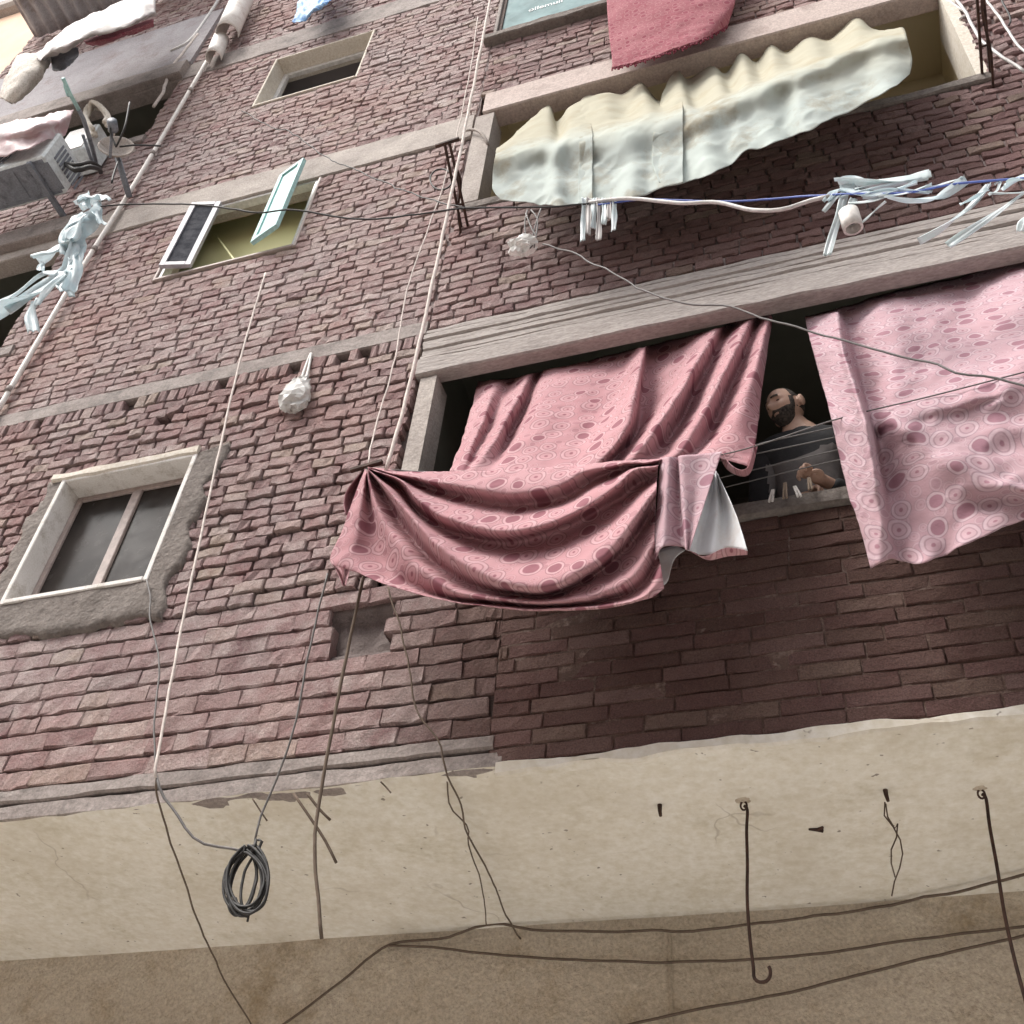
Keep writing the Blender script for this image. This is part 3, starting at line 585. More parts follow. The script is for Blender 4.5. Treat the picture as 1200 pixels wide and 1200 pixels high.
SW = [([(430, 546), (480, 552), (560, 551), (640, 547), (720, 541), (775, 536)], 0.),
 ([(431, 547), (470, 556), (551, 570), (605, 576), (656, 566), (692, 550), (775, 538)], -.055),
 ([(431, 548), (472, 561), (545, 585), (605, 594), (665, 582), (708, 557), (773, 542)], .045),
 ([(431, 549), (468, 562), (490, 584), (528, 607), (590, 621), (650, 608), (710, 577), (742, 551), (771, 546)], -.095),
 ([(431, 550), (466, 570), (488, 598), (528, 623), (590, 638), (655, 624), (716, 592), (750, 567), (770, 556)], .05),
 ([(431, 550), (457, 576), (481, 604), (512, 637), (560, 668), (600, 682), (640, 683), (685, 663), (725, 630), (752, 594), (769, 572)], -.115),
 ([(431, 551), (453, 585), (473, 618), (503, 653), (552, 685), (600, 696), (645, 697), (690, 677), (732, 645), (758, 608), (768, 590)], .04),
 ([(430, 552), (440, 590), (455, 619), (471, 640), (497, 667), (540, 694), (600, 703), (650, 704), (700, 695), (742, 672), (767, 632)], -.06),
 ([(429, 553), (432, 590), (437, 625), (446, 652), (470, 680), (530, 701), (600, 709), (650, 710), (705, 704), (752, 686), (771, 650)], .03),
 ([(429, 553), (423, 590), (417, 625), (412, 656), (450, 684), (525, 703), (600, 712), (650, 713), (706, 709), (755, 697), (775, 668)], -.04),
 ([(427, 548), (412, 588), (399, 625), (387, 659), (424, 670), (500, 698), (585, 712), (650, 715), (708, 712), (760, 701), (778, 689)], -.03)]
cloth('swag', [row(c, o) for c, o in SW], 150, 130, M['pink'], cu, uvmode='planar', wr=.006, seed=8, crease=.03)
# turned corner of the swag at the far left
cloth('turned_corner', [row([(427, 549), (408, 572), (403, 588), (405, 604)], .02), row([(427, 550), (414, 574), (409, 590), (409, 603)], .10), row([(427, 551), (420, 570), (414, 588), (411, 600)], .05)], 20, 10, M['pink'], cu, wr=.002)
cloth('turned_corner', [row([(388, 660), (394, 668), (402, 686)], -.02), row([(396, 663), (400, 670), (403, 687)], .06), row([(410, 664), (409, 672), (405, 686)], -.03)], 14, 10, M['pink'], cu, wr=.002)
# end of the curtain folded over the line: pink face, white lining
cloth('folded_end', [row(c, o) for c, o in [([(774, 536), (771, 580), (768, 612), (764, 640), (768, 656)], -.02), ([(784, 535), (781, 580), (777, 641)], -.09), ([(795, 535), (796, 590), (799, 641)], -.02),
    ([(797, 534), (800, 580), (804, 645)], -.085), ([(822, 532), (815, 585), (806, 645)], -.06), ([(846, 529), (829, 580), (808, 645)], -.075)]], 40, 60, M['pink_pale'], cu, wr=.005, seed=5)
cloth('lining', [row(c, o) for c, o in [([(834, 556), (820, 600), (806, 644)], -.04), ([(837, 554), (829, 600), (818, 649)], .02), ([(839, 552), (840, 600), (834, 649)], .00), ([(840, 554), (849, 600), (852, 642)], .04), ([(842, 557), (862, 602), (876, 645)], -.04)]], 34, 40, M['lining'], cu, wr=.005, seed=9)
cloth('hem', [row([(806, 645), (825, 652), (850, 642), (876, 645)], -.03), row([(815, 648), (830, 656), (852, 652), (876, 650)], .0)], 24, 5, M['pink'], cu, wr=.004)
cloth('lining', [row([(766, 646), (790, 640), (803, 644)], .05), row([(769, 668), (785, 660), (790, 656)], .06), row([(774, 688), (780, 684), (783, 680)], .06)], 14, 10, M['lining'], cu, wr=.003)
cloth('curled_edge', [row([(846, 529), (856, 544), (868, 551), (877, 546), (884, 520)], .02), row([(844, 536), (852, 550), (868, 558), (880, 553), (888, 522)], .08)], 24, 8, M['pink'], cu, wr=.002)
# right-hand curtain
cr_ = thing('curtain', 'pale rose printed curtain at the right edge with a wavy hem', 'curtain', at(1100, 500, -.3), 'rose printed curtains of the lower loggia')
RC = [([(943, 370), (970, 362), (980, 359), (987, 357), (1030, 345), (1075, 334), (1130, 319), (1205, 297), (1300, 270)], [.13] * 9),
 ([(951, 405), (978, 400), (987, 398), (999, 398), (1040, 392), (1085, 380), (1140, 368), (1212, 348), (1305, 325)], [-.10, -.28, -.34, .06, -.19, -.09, -.03, -.25, -.04]),
 ([(962, 442), (988, 440), (1000, 440), (1010, 441), (1046, 438), (1090, 428), (1150, 413), (1216, 397), (1305, 372)], [-.24, -.45, -.52, -.12, -.38, -.30, -.24, -.43, -.25]),
 ([(972, 480), (1000, 486), (1013, 485), (1022, 486), (1045, 481), (1080, 472), (1140, 457), (1205, 440), (1305, 415)], [-.42, -.56, -.64, -.40, -.50, -.51, -.51, -.51, -.51]),
 ([(977, 503), (1004, 508), (1018, 506), (1029, 508), (1056, 498), (1090, 492), (1145, 476), (1205, 462), (1305, 440)], [-.42, -.56, -.64, -.39, -.55, -.515, -.50, -.505, -.50]),
 ([(984, 535), (1010, 540), (1024, 537), (1036, 541), (1070, 520), (1100, 522), (1150, 505), (1205, 492), (1305, 470)], [-.42, -.56, -.62, -.39, -.52, -.535, -.505, -.50, -.50]),
 ([(991, 562), (1014, 566), (1028, 564), (1042, 568), (1076, 548), (1118, 541), (1155, 546), (1208, 556), (1305, 560)], [-.43, -.55, -.60, -.40, -.49, -.56, -.535, -.525, -.53]),
 ([(997, 586), (1018, 590), (1032, 590), (1046, 592), (1080, 580), (1120, 570), (1157, 567), (1209, 572), (1305, 575)], [-.44, -.53, -.55, -.44, -.47, -.51, -.555, -.56, -.56]),
 ([(1006, 612), (1022, 616), (1036, 618), (1050, 620), (1082, 612), (1120, 602), (1160, 590), (1210, 584), (1305, 585)], [-.45, -.52, -.54, -.46, -.47, -.47, -.48, -.50, -.5]),
 ([(1020, 663), (1030, 656), (1043, 652), (1058, 656), (1083, 658), (1108, 648), (1136, 634), (1212, 604), (1305, 600)], [-.46, -.52, -.50, -.46, -.52, -.46, -.51, -.48, -.5])]
cloth('curtain_panel', [PX([(x, y, d) for (x, y), d in zip(p, dd)]) for p, dd in RC], 150, 130, M['pink_pale'], cr_, uvmode='xv', wr=.008, seed=12, even=False, crease=.07)
# ------------------------------------------------------------------ tarpaulins of the upper loggia
def tarp(label, rows, seed):
    fl = [.012 * (-1) ** j + .02 * math.sin(j * 1.9 + seed) for j in range(len(rows[0]))]; rows = [[(x, y, d if i == 0 else (d * .8 - .05 if i == 1 else (-.43 if i == 2 else -.385) + fl[j] * (i - 1) / 3.5)) for j, (x, y, d) in enumerate(r)] for i, r in enumerate(rows)]
    o = cloth('tarpaulin', [PX([(x, y, d) for x, y, d in r]) for r in rows], 140, 90, M['tarp'], None, None, .003, gather=.04, crease=.045, wr=.003, seed=seed, even=False)
    return tag(o, label, 'tarpaulin', 'stained white tarpaulins on the upper loggia')
tarp('stained white tarpaulin at the left end of the upper loggia, with a drooping bottom edge', [
 [(583, 172, -.16), (612, 148, -.06), (642, 123, .02), (652, 142, .06), (668, 124, .0), (690, 112, .02)],
 [(581, 176, -.30), (608, 160, -.24), (640, 148, -.2), (655, 156, -.16), (668, 145, -.24), (692, 140, -.2)],
 [(580, 184, -.36), (606, 175, -.37), (636, 168, -.36), (652, 170, -.28), (668, 160, -.36), (694, 158, -.3)],
 [(577, 205, -.36), (604, 204, -.39), (634, 190, -.30), (650, 198, -.42), (668, 194, -.3), (694, 190, -.26)],
 [(577, 222, -.36), (605, 226, -.36), (636, 224, -.38), (652, 226, -.33), (668, 226, -.33), (694, 222, -.28)],
 [(586, 234, -.35), (610, 235, -.35), (638, 240, -.36), (656, 241, -.34), (672, 240, -.34), (694, 236, -.3)]], 31)
tarp('stained white tarpaulin between two others on the upper loggia, straight left edge', [
 [(672, 130, -.04), (684, 113, .02), (706, 108, -.02), (730, 108, .05), (751, 96, .02), (772, 116, .05), (800, 100, .0)],
 [(676, 148, -.28), (690, 140, -.22), (712, 136, -.25), (735, 134, -.18), (757, 124, -.25), (776, 128, -.2), (800, 118, -.2)],
 [(679, 162, -.37), (694, 161, -.38), (714, 156, -.38), (738, 149, -.36), (760, 144, -.38), (778, 140, -.3), (800, 132, -.3)],
 [(678, 190, -.37), (694, 186, -.40), (716, 192, -.42), (740, 182, -.41), (760, 178, -.34), (778, 172, -.28), (800, 165, -.26)],
 [(677, 205, -.37), (694, 203, -.38), (716, 200, -.33), (740, 196, -.36), (760, 196, -.34), (778, 190, -.28), (800, 182, -.26)],
 [(677, 239, -.36), (694, 236, -.38), (716, 233, -.33), (740, 229, -.37), (762, 226, -.33), (778, 220, -.28), (800, 212, -.26)]], 37)
tarp('widest stained white tarpaulin, stretched to the right end of the upper loggia', [
 [(768, 136, -.10), (776, 110, -.02), (792, 80, .03), (806, 92, .06), (834, 76, .02), (850, 84, .07), (868, 62, .02), (886, 72, .07), (903, 52, .03), (922, 60, .07), (948, 42, .02), (972, 44, .06), (1001, 17, .03), (1024, 34, .02), (1058, 30, -.20)],
 [(766, 142, -.34), (782, 128, -.22), (800, 114, -.20), (816, 120, -.14), (842, 104, -.22), (858, 104, -.14), (874, 88, -.22), (892, 90, -.16), (908, 78, -.22), (930, 76, -.18), (954, 64, -.22), (978, 62, -.18), (1006, 46, -.24), (1030, 40, -.28), (1061, 36, -.36)],
 [(765, 152, -.40), (784, 145, -.37), (804, 137, -.40), (822, 132, -.34), (846, 120, -.40), (862, 113, -.38), (878, 106, -.40), (896, 99, -.37), (914, 92, -.40), (936, 84, -.38), (958, 75, -.40), (980, 66, -.38), (1008, 55, -.40), (1034, 46, -.38), (1063, 44, -.38)],
 [(764, 170, -.40), (784, 166, -.38), (806, 166, -.33), (826, 158, -.37), (850, 152, -.44), (864, 138, -.36), (880, 132, -.32), (898, 124, -.40), (918, 112, -.33), (938, 108, -.41), (960, 96, -.34), (982, 88, -.41), (1010, 74, -.36), (1036, 66, -.40), (1066, 56, -.36)],
 [(764, 190, -.40), (782, 196, -.36), (806, 192, -.38), (828, 188, -.34), (852, 180, -.44), (866, 162, -.40), (882, 156, -.36), (900, 150, -.41), (920, 142, -.38), (940, 134, -.40), (962, 124, -.37), (984, 112, -.40), (1012, 96, -.38), (1038, 86, -.39), (1069, 70, -.36)],
 [(772, 213, -.38), (786, 216, -.35), (810, 209, -.37), (832, 203, -.34), (856, 193, -.43), (872, 178, -.42), (888, 173, -.37), (906, 167, -.40), (926, 160, -.38), (946, 152, -.39), (966, 143, -.37), (988, 132, -.39), (1014, 119, -.38), (1040, 105, -.38), (1066, 86, -.36)]], 43)
# crimson rug on the upper right
o = cloth('rug', [PX(r) for r in [
 [(711, -40, -.12), (740, -46, -.14), (790, -56, -.14), (840, -66, -.12), (872, -70, -.12)],
 [(711, -5, -.20), (740, -8, -.22), (790, -16, -.22), (835, -24, -.20), (868, -28, -.18)],
 [(714, 40, -.20), (745, 34, -.22), (790, 24, -.22), (832, 14, -.20), (862, 0, -.16)],
 [(717, 66, -.20), (745, 62, -.21), (785, 50, -.22), (828, 36, -.20), (858, 12, -.14)],
 [(718, 80, -.20), (746, 74, -.20), (784, 61, -.22), (826, 46, -.19), (852, 30, -.10)]]], 60, 50, M['rug'], None, None, .014, wr=.012, seed=51, even=False)
tag(o, 'crimson patterned rug hung over the wall above the tarpaulins', 'rug')
mb = MB(); e_ = cr(PX([(718, 79, -.20), (746, 73, -.20), (784, 60, -.22), (826, 45, -.19), (852, 29, -.10)]), 90)
for k, x in enumerate(e_): mb.tube([x + [0, 0, .01], x + [random.uniform(-.008, .008), random.uniform(-.01, .01), -.025 - random.random() * .02]], .006, 0, 5)
mb.build('fringe', M['rug_edge'], o)
# ------------------------------------------------------------------ lines, cables, cords
def wire(name, label, cat, pts, r, mat, group=None, jit=.0, n=None, sides=6, parent=None, sp=40.):
    P = PX(pts); L = np.linalg.norm(np.diff(P, axis=0), axis=1).sum(); P = cr(P, n or max(8, int(L * 22)))
    if jit:
        t = np.linspace(0, 1, len(P)) * L
        for k in range(3): P[1:-1, k] += jit * 2 * (fbm(t * 7 + k * 31, t * 0, len(pts) * 7 + k, 3) - .5)[1:-1] * (1 if k != 1 else .6)
    mb = MB(); mb.tube(P, r, 0, sides); o = mb.build(name, mat, parent, True)
    return tag(o, label, cat, group) if label else o
GCL = 'clothes lines across the lower loggia'
wire('clothes_line', 'outermost clothes line of the lower loggia, carrying both curtains', 'clothes line', [(428, 549, -.50), (560, 555, -.49), (700, 547, -.49), (845, 533, -.48), (985, 490, -.47), (1100, 462, -.49), (1300, 410, -.5)], .003, M['cable_grey'], GCL)
for pts, lb in (([(840, 531, -.30), (985, 499, -.30), (1200, 452, -.3)], 'grey clothes line crossing in front of the man at his chin'), ([(840, 541, -.24), (985, 511, -.24), (1200, 462, -.24)], 'grey clothes line just below the one at the chin of the man'),
                ([(836, 562, -.13), (940, 537, -.13), (1010, 521, -.13)], 'grey clothes line at chest height of the man'), ([(850, 571, -.08), (940, 549, -.08), (1010, 533, -.08)], 'lowest grey clothes line, next to the sill of the man')):
    wire('clothes_line', lb, 'clothes line', pts, .0028, M['cable_grey'], GCL)
# service cable with its wrapped ends
wire('service_cable', 'dark service cable strung past the middle window to the upper loggia bracket', 'cable', [(118, 242, -.9), (160, 239, -.85), (230, 240, -.8), (300, 249, -.75), (345, 246, -.72), (420, 257, -.65), (480, 252, -.62), (545, 244, -.58), (620, 243, -.55), (690, 239, -.5)], .0055, M['cable_dark'], jit=.006)
wire('service_cable', 'white cable sagging below the tarpaulins', 'cable', [(690, 237, -.5), (740, 233, -.52), (800, 238, -.55), (840, 237, -.56), (880, 246, -.58), (915, 246, -.6), (945, 236, -.6), (972, 230, -.62)], .010, M['cable_white'], jit=.004)
wire('service_cable', 'thin blue and grey wire running on to the tape bundle', 'cable', [(700, 240, -.5), (760, 234, -.5), (850, 236, -.52), (920, 232, -.56), (975, 228, -.62), (1060, 226, -.66), (1130, 214, -.7), (1250, 205, -.75)], .005, M['blue_wire'], jit=.004)
wire('wire', 'thin dark wire kinking from the upper window down to the bracket', 'wire', [(283, 130, -.03), (320, 150, -.1), (340, 155, -.12), (385, 185, -.2), (420, 200, -.28), (470, 222, -.4), (510, 236, -.5), (545, 243, -.58)], .004, M['cable_dark'], jit=.012)
wire('wire', 'pale kinked wire slanting from the small bundle across the lintel to the right curtain', 'wire', [(636, 286, -.5), (675, 297, -.52), (720, 322, -.55), (790, 352, -.58), (850, 358, -.6), (900, 377, -.62), (960, 390, -.64), (1010, 406, -.66), (1080, 424, -.68), (1130, 440, -.7), (1165, 442, -.7), (1230, 462, -.7)], .0042, M['cable_grey'], jit=.012)
wire('rope', 'long pale cord running down to the gathered corner of the left curtain', 'rope', [(580, -30, -.62), (553, 110, -.6), (520, 270, -.58), (492, 400, -.56), (470, 490, -.54), (452, 552, -.53)], .0088, M['rope'], jit=.004, n=80)
wire('rope', 'thin pink cord hanging left of the long pale cord', 'rope', [(560, 20, -.35), (548, 100, -.35), (520, 215, -.35), (480, 330, -.36), (463, 420, -.38), (440, 500, -.42), (431, 548, -.5)], .004, M['rope'], jit=.006, n=60)
wire('rope', 'pale cord hanging from the middle window past the lowest window', 'rope', [(311, 320, -.15), (282, 420, -.2), (250, 560, -.26), (216, 720, -.32), (184, 890, -.38), (183, 912, -.38)], .006, M['rope'], jit=.003, n=70)
wire('cable', 'thin tan cable slanting over the soffit at the left', 'cable', [(183, 905, -.38), (186, 940, -.2), (215, 1030, .2), (240, 1100, .65), (264, 1150, 1.0), (296, 1204, 1.24)], .0042, M['rope_brown'], jit=.008)
wire('rope', 'tan cord hanging from the hem of the left curtain down over the soffit', 'rope', [(426, 676, -.42), (410, 750, -.40), (388, 860, -.38), (373, 950, -.36), (369, 990, -.36), (374, 1060, -.35), (377, 1100, -.34)], .0065, M['rope_brown'], jit=.004)
wire('wire', 'thin dark wire from the hem of the left curtain to the cable coil', 'wire', [(384, 672, -.42), (366, 745, -.38), (345, 850, -.34), (325, 910, -.3), (306, 955, -.28), (299, 984, -.28)], .0042, M['cable_grey'], jit=.006)
wire('cable', 'short curved cable from the pale cord to the cable coil', 'cable', [(183, 908, -.38), (190, 932, -.36), (206, 952, -.34), (215, 968, -.33), (232, 986, -.31), (256, 992, -.29), (270, 994, -.28), (286, 998, -.28)], .0055, M['cable_grey'], jit=.002)
wire('wire', 'short pale wire hanging from the sill of the lowest window', 'wire', [(172, 680, -.06), (176, 700, -.07), (176, 725, -.08), (184, 760, -.08), (186, 790, -.09), (181, 850, -.1), (183, 900, -.1)], .0042, M['cable_grey'], jit=.006)
wire('wire', 'crooked dark wire from the broken bricks down across the soffit', 'wire', [(455, 688, -.04), (464, 715, -.04), (473, 750, -.04), (482, 785, -.05), (488, 830, -.05), (512, 868, -.05), (516, 890, -.05), (522, 908, -.04), (540, 945, .15), (552, 985, .38), (577, 1030, .68), (588, 1060, .9), (610, 1100, 1.22)], .004, M['rope_brown'], jit=.012)
wire('wire', 'fainter crooked wire beside the crooked dark one on the soffit', 'wire', [(523, 906, .0), (528, 945, .16), (547, 968, .3), (552, 1000, .5), (565, 1040, .78), (570, 1085, 1.1)], .003, M['rope_brown'], jit=.012)
gy = YG - .03
wire('cable', 'topmost dark cable sagging along the brown ground floor wall', 'cable', [(300, 1225, gy), (400, 1150, gy), (455, 1108, gy), (520, 1100, gy), (572, 1084, gy), (640, 1090, gy), (790, 1091, gy), (850, 1087, gy), (930, 1077, gy), (985, 1071, gy), *[(x, y, float(atz(x, y, ZS - .03)[1])) for x, y in ((1040, 1061), (1120, 1044), (1230, 1018))]], .006, M['rope_brown'], 'cables along the ground floor wall', jit=.008)
wire('cable', 'middle dark cable along the brown ground floor wall', 'cable', [(455, 1108, gy), (520, 1112, gy), (600, 1120, gy), (720, 1127, gy), (860, 1126, gy), (960, 1117, gy), (1080, 1100, gy), (1230, 1082, gy)], .006, M['rope_brown'], 'cables along the ground floor wall', jit=.005)
wire('cable', 'lowest dark cable rising to the right across the brown ground floor wall', 'cable', [(700, 1210, gy), (800, 1186, gy), (900, 1168, gy), (1000, 1144, gy), (1100, 1120, gy), (1230, 1090, gy)], .006, M['rope_brown'], 'cables along the ground floor wall', jit=.005)
# coil of cable
c0 = at(289, 1032, -.28); uX = at(317, 1032, -.28) - c0; uY = at(289, 992, -.28) - c0; rr_ = np.random.default_rng(5); path = []
for k in range(9):
    sx, sy = rr_.uniform(.42, 1.0), rr_.uniform(.78, 1.02); ph = rr_.uniform(-.30, .30); dx = rr_.uniform(-.3, .3) * (1 if k % 3 else -1)
    for a in np.linspace(0, 2 * math.pi, 26, endpoint=False):
        e = math.cos(a); s_ = math.sin(a)
        pinch = 1 - .45 * max(0, e) ** 3
        path.append(c0 + uX * (s_ * sx * pinch + dx + ph * e) + uY * (e * sy) + np.array([0, rr_.normal(0, .001) + (k - 4) * .004, 0]))
mb = MB(); mb.tube(crv(np.array(path), 900), .0052, 0, 6)
coil = thing('cable_coil', 'oval coil of dark cable hanging in front of the soffit', 'cable coil', at(289, 1075, -.28))
mb.build('loops', M['cable_dark'], coil, True)
mb = MB(); mb.tube(PX([(300, 984, -.28), (299, 990, -.29), (295, 996, -.30), (301, 1000, -.26), (307, 986, -.28), (303, 984, -.28)]), .006); mb.build('binding', M['cable_dark'], coil, True); mb = MB(); mb.tube(cr(PX([(276, 1052, -.28), (282, 1068, -.285), (290, 1074, -.28), (298, 1056, -.28)]), 20), .004); mb.build('loose_end', M['cable_dark'], coil, True); mb = MB(); mb.tube(PX([(293, 1066, -.28), (290, 1080, -.28)]), .004)
mb.build('loose_end', M['cable_dark'], coil, True)
# ------------------------------------------------------------------ iron work
def bracket(label, base, tip, extra=()):
    mb = MB(); a, b = at(*base), at(*tip); d = (b - a) / np.linalg.norm(b - a); s_ = np.array([.022, 0, 0])
    t = thing('clothes_line_bracket', label, 'bracket', a, 'iron clothes line brackets')
    for sg in (-1, 1): mb.bar(a + s_ * sg, b + s_ * sg * .7, .014, .022, 0, (0, 0, 1))
    for f in (.3, .6, .85): mb.bar(a + (b - a) * f - s_ * 1.1, a + (b - a) * f + s_ * 1.1, .012, .012, 0, (0, 0, 1))
    mb.build('arm', M['rust'], t)
    c = MB(); c.bar(b - np.array([.075, 0, -.0]), b + np.array([.075, 0, .02]), .02, .02, 0, (0, 0, 1)); c.build('cross_bar', M['rust'], t)
    if extra:
        e = MB(); e.tube(cr(PX(extra), 24), .008); e.build('strut', M['rust'], t, True)
    return t
bracket('rusty iron clothes line bracket at the left end of the upper loggia', (545, 268, .0), (524, 168, -.62), [(540, 275, .0), (537, 245, -.15), (540, 215, -.3), (536, 200, -.42)])
bracket('dark iron clothes line bracket at the right end of the upper loggia', (1156, 90, .0), (1146, -40, -.75), [(1164, 104, .0), (1161, 60, -.25), (1152, 20, -.48), (1150, -20, -.65)])
bracket('iron bracket behind the gathered corner of the left curtain', (452, 640, .0), (429, 548, -.50))
mb = MB(); a_ = np.linspace(0, 2 * math.pi, 40); cc_ = at(517, 210, -.35); ux = at(530, 210, -.35) - cc_; uy = at(517, 198, -.35) - cc_
mb.tube(np.array([cc_ + ux * math.cos(a) + uy * math.sin(a) for a in a_]), .0055); tag(mb.build('wire_loop', M['cable_dark'], None, True), 'dark round loop of cable hung on the left iron bracket', 'wire loop')
wire('pipe', 'bent grey conduit elbow on the left jamb of the upper loggia', 'conduit', [(545, 153, -.05), (556, 152, -.06), (566, 158, -.06), (572, 170, -.03)], .011, M['conc_pale'])
# soffit hooks
def stain(p, parent, r=.030):
    mb = MB(); A = np.linspace(0, 2 * math.pi, 28)[:-1]; rr0 = r * (.55 + .9 * fbm(np.cos(A) * 1.6 + p[0] * 9, np.sin(A) * 1.6 + 5, 7, 3)); z_ = ZS - .018
    mb.add([(p[0], p[1], z_)] + [(p[0] + 1.25 * a_ * math.cos(t), p[1] + a_ * math.sin(t), z_ + .016) for a_, t in zip(rr0, A)], [[0, 1 + (k + 1) % 27, 1 + k] for k in range(27)]); mb.build('rust_mark', M['rustmark'], parent)
def hook(label, top, end, curl=True, dark=True):
    p = atz(top[0], top[1], ZS); q = at(end[0], end[1], p[1] - .004); t = thing('ceiling_hook', label, 'hook', p, 'iron hooks under the soffit')
    mb = MB(); mb.tube([p + [0, 0, .03], p + [0, 0, -.012]], .012, 0, 8); a = np.linspace(-.6, 2 * math.pi - .6, 14); mb.tube([p + np.array([.012 * math.cos(x), 0, -.03 + .018 * math.sin(x)]) for x in a], .004)
    mb.build('eye', M['rust'], t, True); stain(p, t)
    mb = MB(); L = p[2] - q[2]; pts = [p + [.002, 0, -.03], p + [.012, 0, -.05]] + [p * (1 - s_) + q * s_ + [.006 * math.sin(7 * s_), 0, 0] for s_ in (.2, .4, .6, .8, .97)]
    if curl: pts += [q + np.array([.03 - .03 * math.cos(x), 0, -.034 * math.sin(x)]) for x in (.5, 1.2, 2., 2.7, 3.3, 3.7)]
    mb.tube(cr(np.array(pts), 70), .0062, 0, 7); mb.build('rod', M['rust'], t, True); return t
hook('long rusty hook hanging from the soffit, curled at its lower end', (871, 936), (882, 1140)); hook('long rusty hook hanging from the soffit at the right edge of the photo', (1148, 922), (1202, 1180))
for (x, y), lb in (((773, 942), 'short nail stub sticking out of the soffit left of the long curled hook'), ((1037, 924), 'short iron stub in the soffit holding twisted thin wire')):
    p = atz(x, y, ZS); mb = MB(); mb.tube([p + [0, 0, .02], p + [.001, -.002, -.03], p + [.004, -.004, -.055]], [.011, .008, .006], 0, 7); tag(mb.build('nail', M['rust'], None, True), lb, 'nail', 'nails in the soffit')
p = atz(957, 969, ZS); mb = MB(); mb.tube([p + [-.03, .0, -.004], p + [0, 0, -.012], p + [.022, .01, -.014]], .0075); mb.tube([p + [.0, 0, -.012], p + [.025, -.012, -.01]], .006); tag(mb.build('nail', M['rust'], None, True), 'bent nail flat against the soffit between the hooks', 'nail', 'nails in the soffit')
y_ = float(atz(1037, 924, ZS)[1])
tw = thing('twisted_wire', 'thin twisted wire dangling from the iron stub in the soffit', 'wire', at(1040, 1000, y_))
for pts in ([(1037, 940), (1036, 955), (1046, 968), (1053, 980), (1058, 995), (1055, 1015), (1049, 1030), (1045, 1050)], [(1038, 942), (1041, 960), (1050, 972), (1052, 962), (1050, 985), (1043, 1000), (1046, 1018), (1049, 1028)]):
    wire('strand', None, None, [(x, y, y_) for x, y in pts], .0028, M['rope_brown'], parent=tw)
# old rods poking out over the soffit
GR = 'old tie wires at the edge of the soffit'
for i, (p, lb) in enumerate((([(344, 930, -.02), (366, 962, -.0), (381, 985, .03), (394, 1011, .05)], 'longest bent tie wire poking out over the soffit'), ([(360, 930, -.02), (374, 948, .0), (387, 961, .02)], 'bent tie wire poking out right beside the longest one'),
        ([(296, 936, -.02), (305, 950, .0), (313, 962, .02)], 'thin tie wire poking out just right of the coil wire'), ([(446, 916, -.02), (452, 922, .0), (458, 929, .0)], 'short tie wire stub at the upper edge of the soffit'))):
    wire('tie_wire', lb, 'tie wire', p, .006 if i < 2 else .0035, M['rope_brown'], GR)
# ------------------------------------------------------------------ drain pipe and pipe shells
dp = thing('drain_pipe', 'long thin white drain pipe running up the brick wall', 'pipe', (-5.09, -.06, 6.98))
mb = MB(); mb.tube(cr(np.array([(-5.09, -.05, 6.98), (-5.10, -.06, 8.4), (-5.09, -.055, 10.), (-5.11, -.06, 12.25)]), 40), .0185, 0, 12); mb.build('pipe', M['pipe'], dp, True)
for z in (7.2, 8.9, 10.4, 11.6):
    mb = MB(); mb.tube([(-5.095, -.057, z), (-5.095, -.057, z + .05)], .0225, 0, 12); mb.build('clamp', M['conc'], dp, True)
def shell(label, a, b, r):
    mb = MB(); d = b - a; L = np.linalg.norm(d); d /= L; c = np.cross(d, [0, 1, 0]); c /= np.linalg.norm(c); e = np.cross(c, d); A = np.linspace(-2.2, 2.2, 18)
    mb.grid(np.array([[a + d * L * t + r * (c * math.sin(x) - e * math.cos(x) * (1 if e[1] > 0 else -1)) for x in A] for t in (0, .3, .6, 1)]))
    return tag(mb.build('pipe_shell', M['pipe'], None, True, None, .008), label, 'pipe piece', 'broken pipe pieces at the top of the drain pipe')
shell('larger broken white pipe shell above the drain pipe', at(266, 40, -.14), at(288, -10, -.14), .11); shell('smaller broken white pipe shell right at the top of the drain pipe', at(250, 68, -.10), at(259, 46, -.10), .075)
mb = MB(); P = PX([(200, 60, -.05), (222, 48, -.05), (243, 20, -.05), (262, -10, -.05)]); mb.tube(cr(P, 20), .018); tag(mb.build('conduit', M['cable_white'], None, True), 'thin white conduit slanting beside the broken pipe shells', 'conduit')
wire('conduit', 'faded pink conduit running from the loggia gear up to the thin white conduit', 'conduit', [(180, 125, -.05), (192, 105, -.05), (198, 85, -.05), (212, 66, -.05), (232, 40, -.05)], .016, M['rope'], jit=.01)
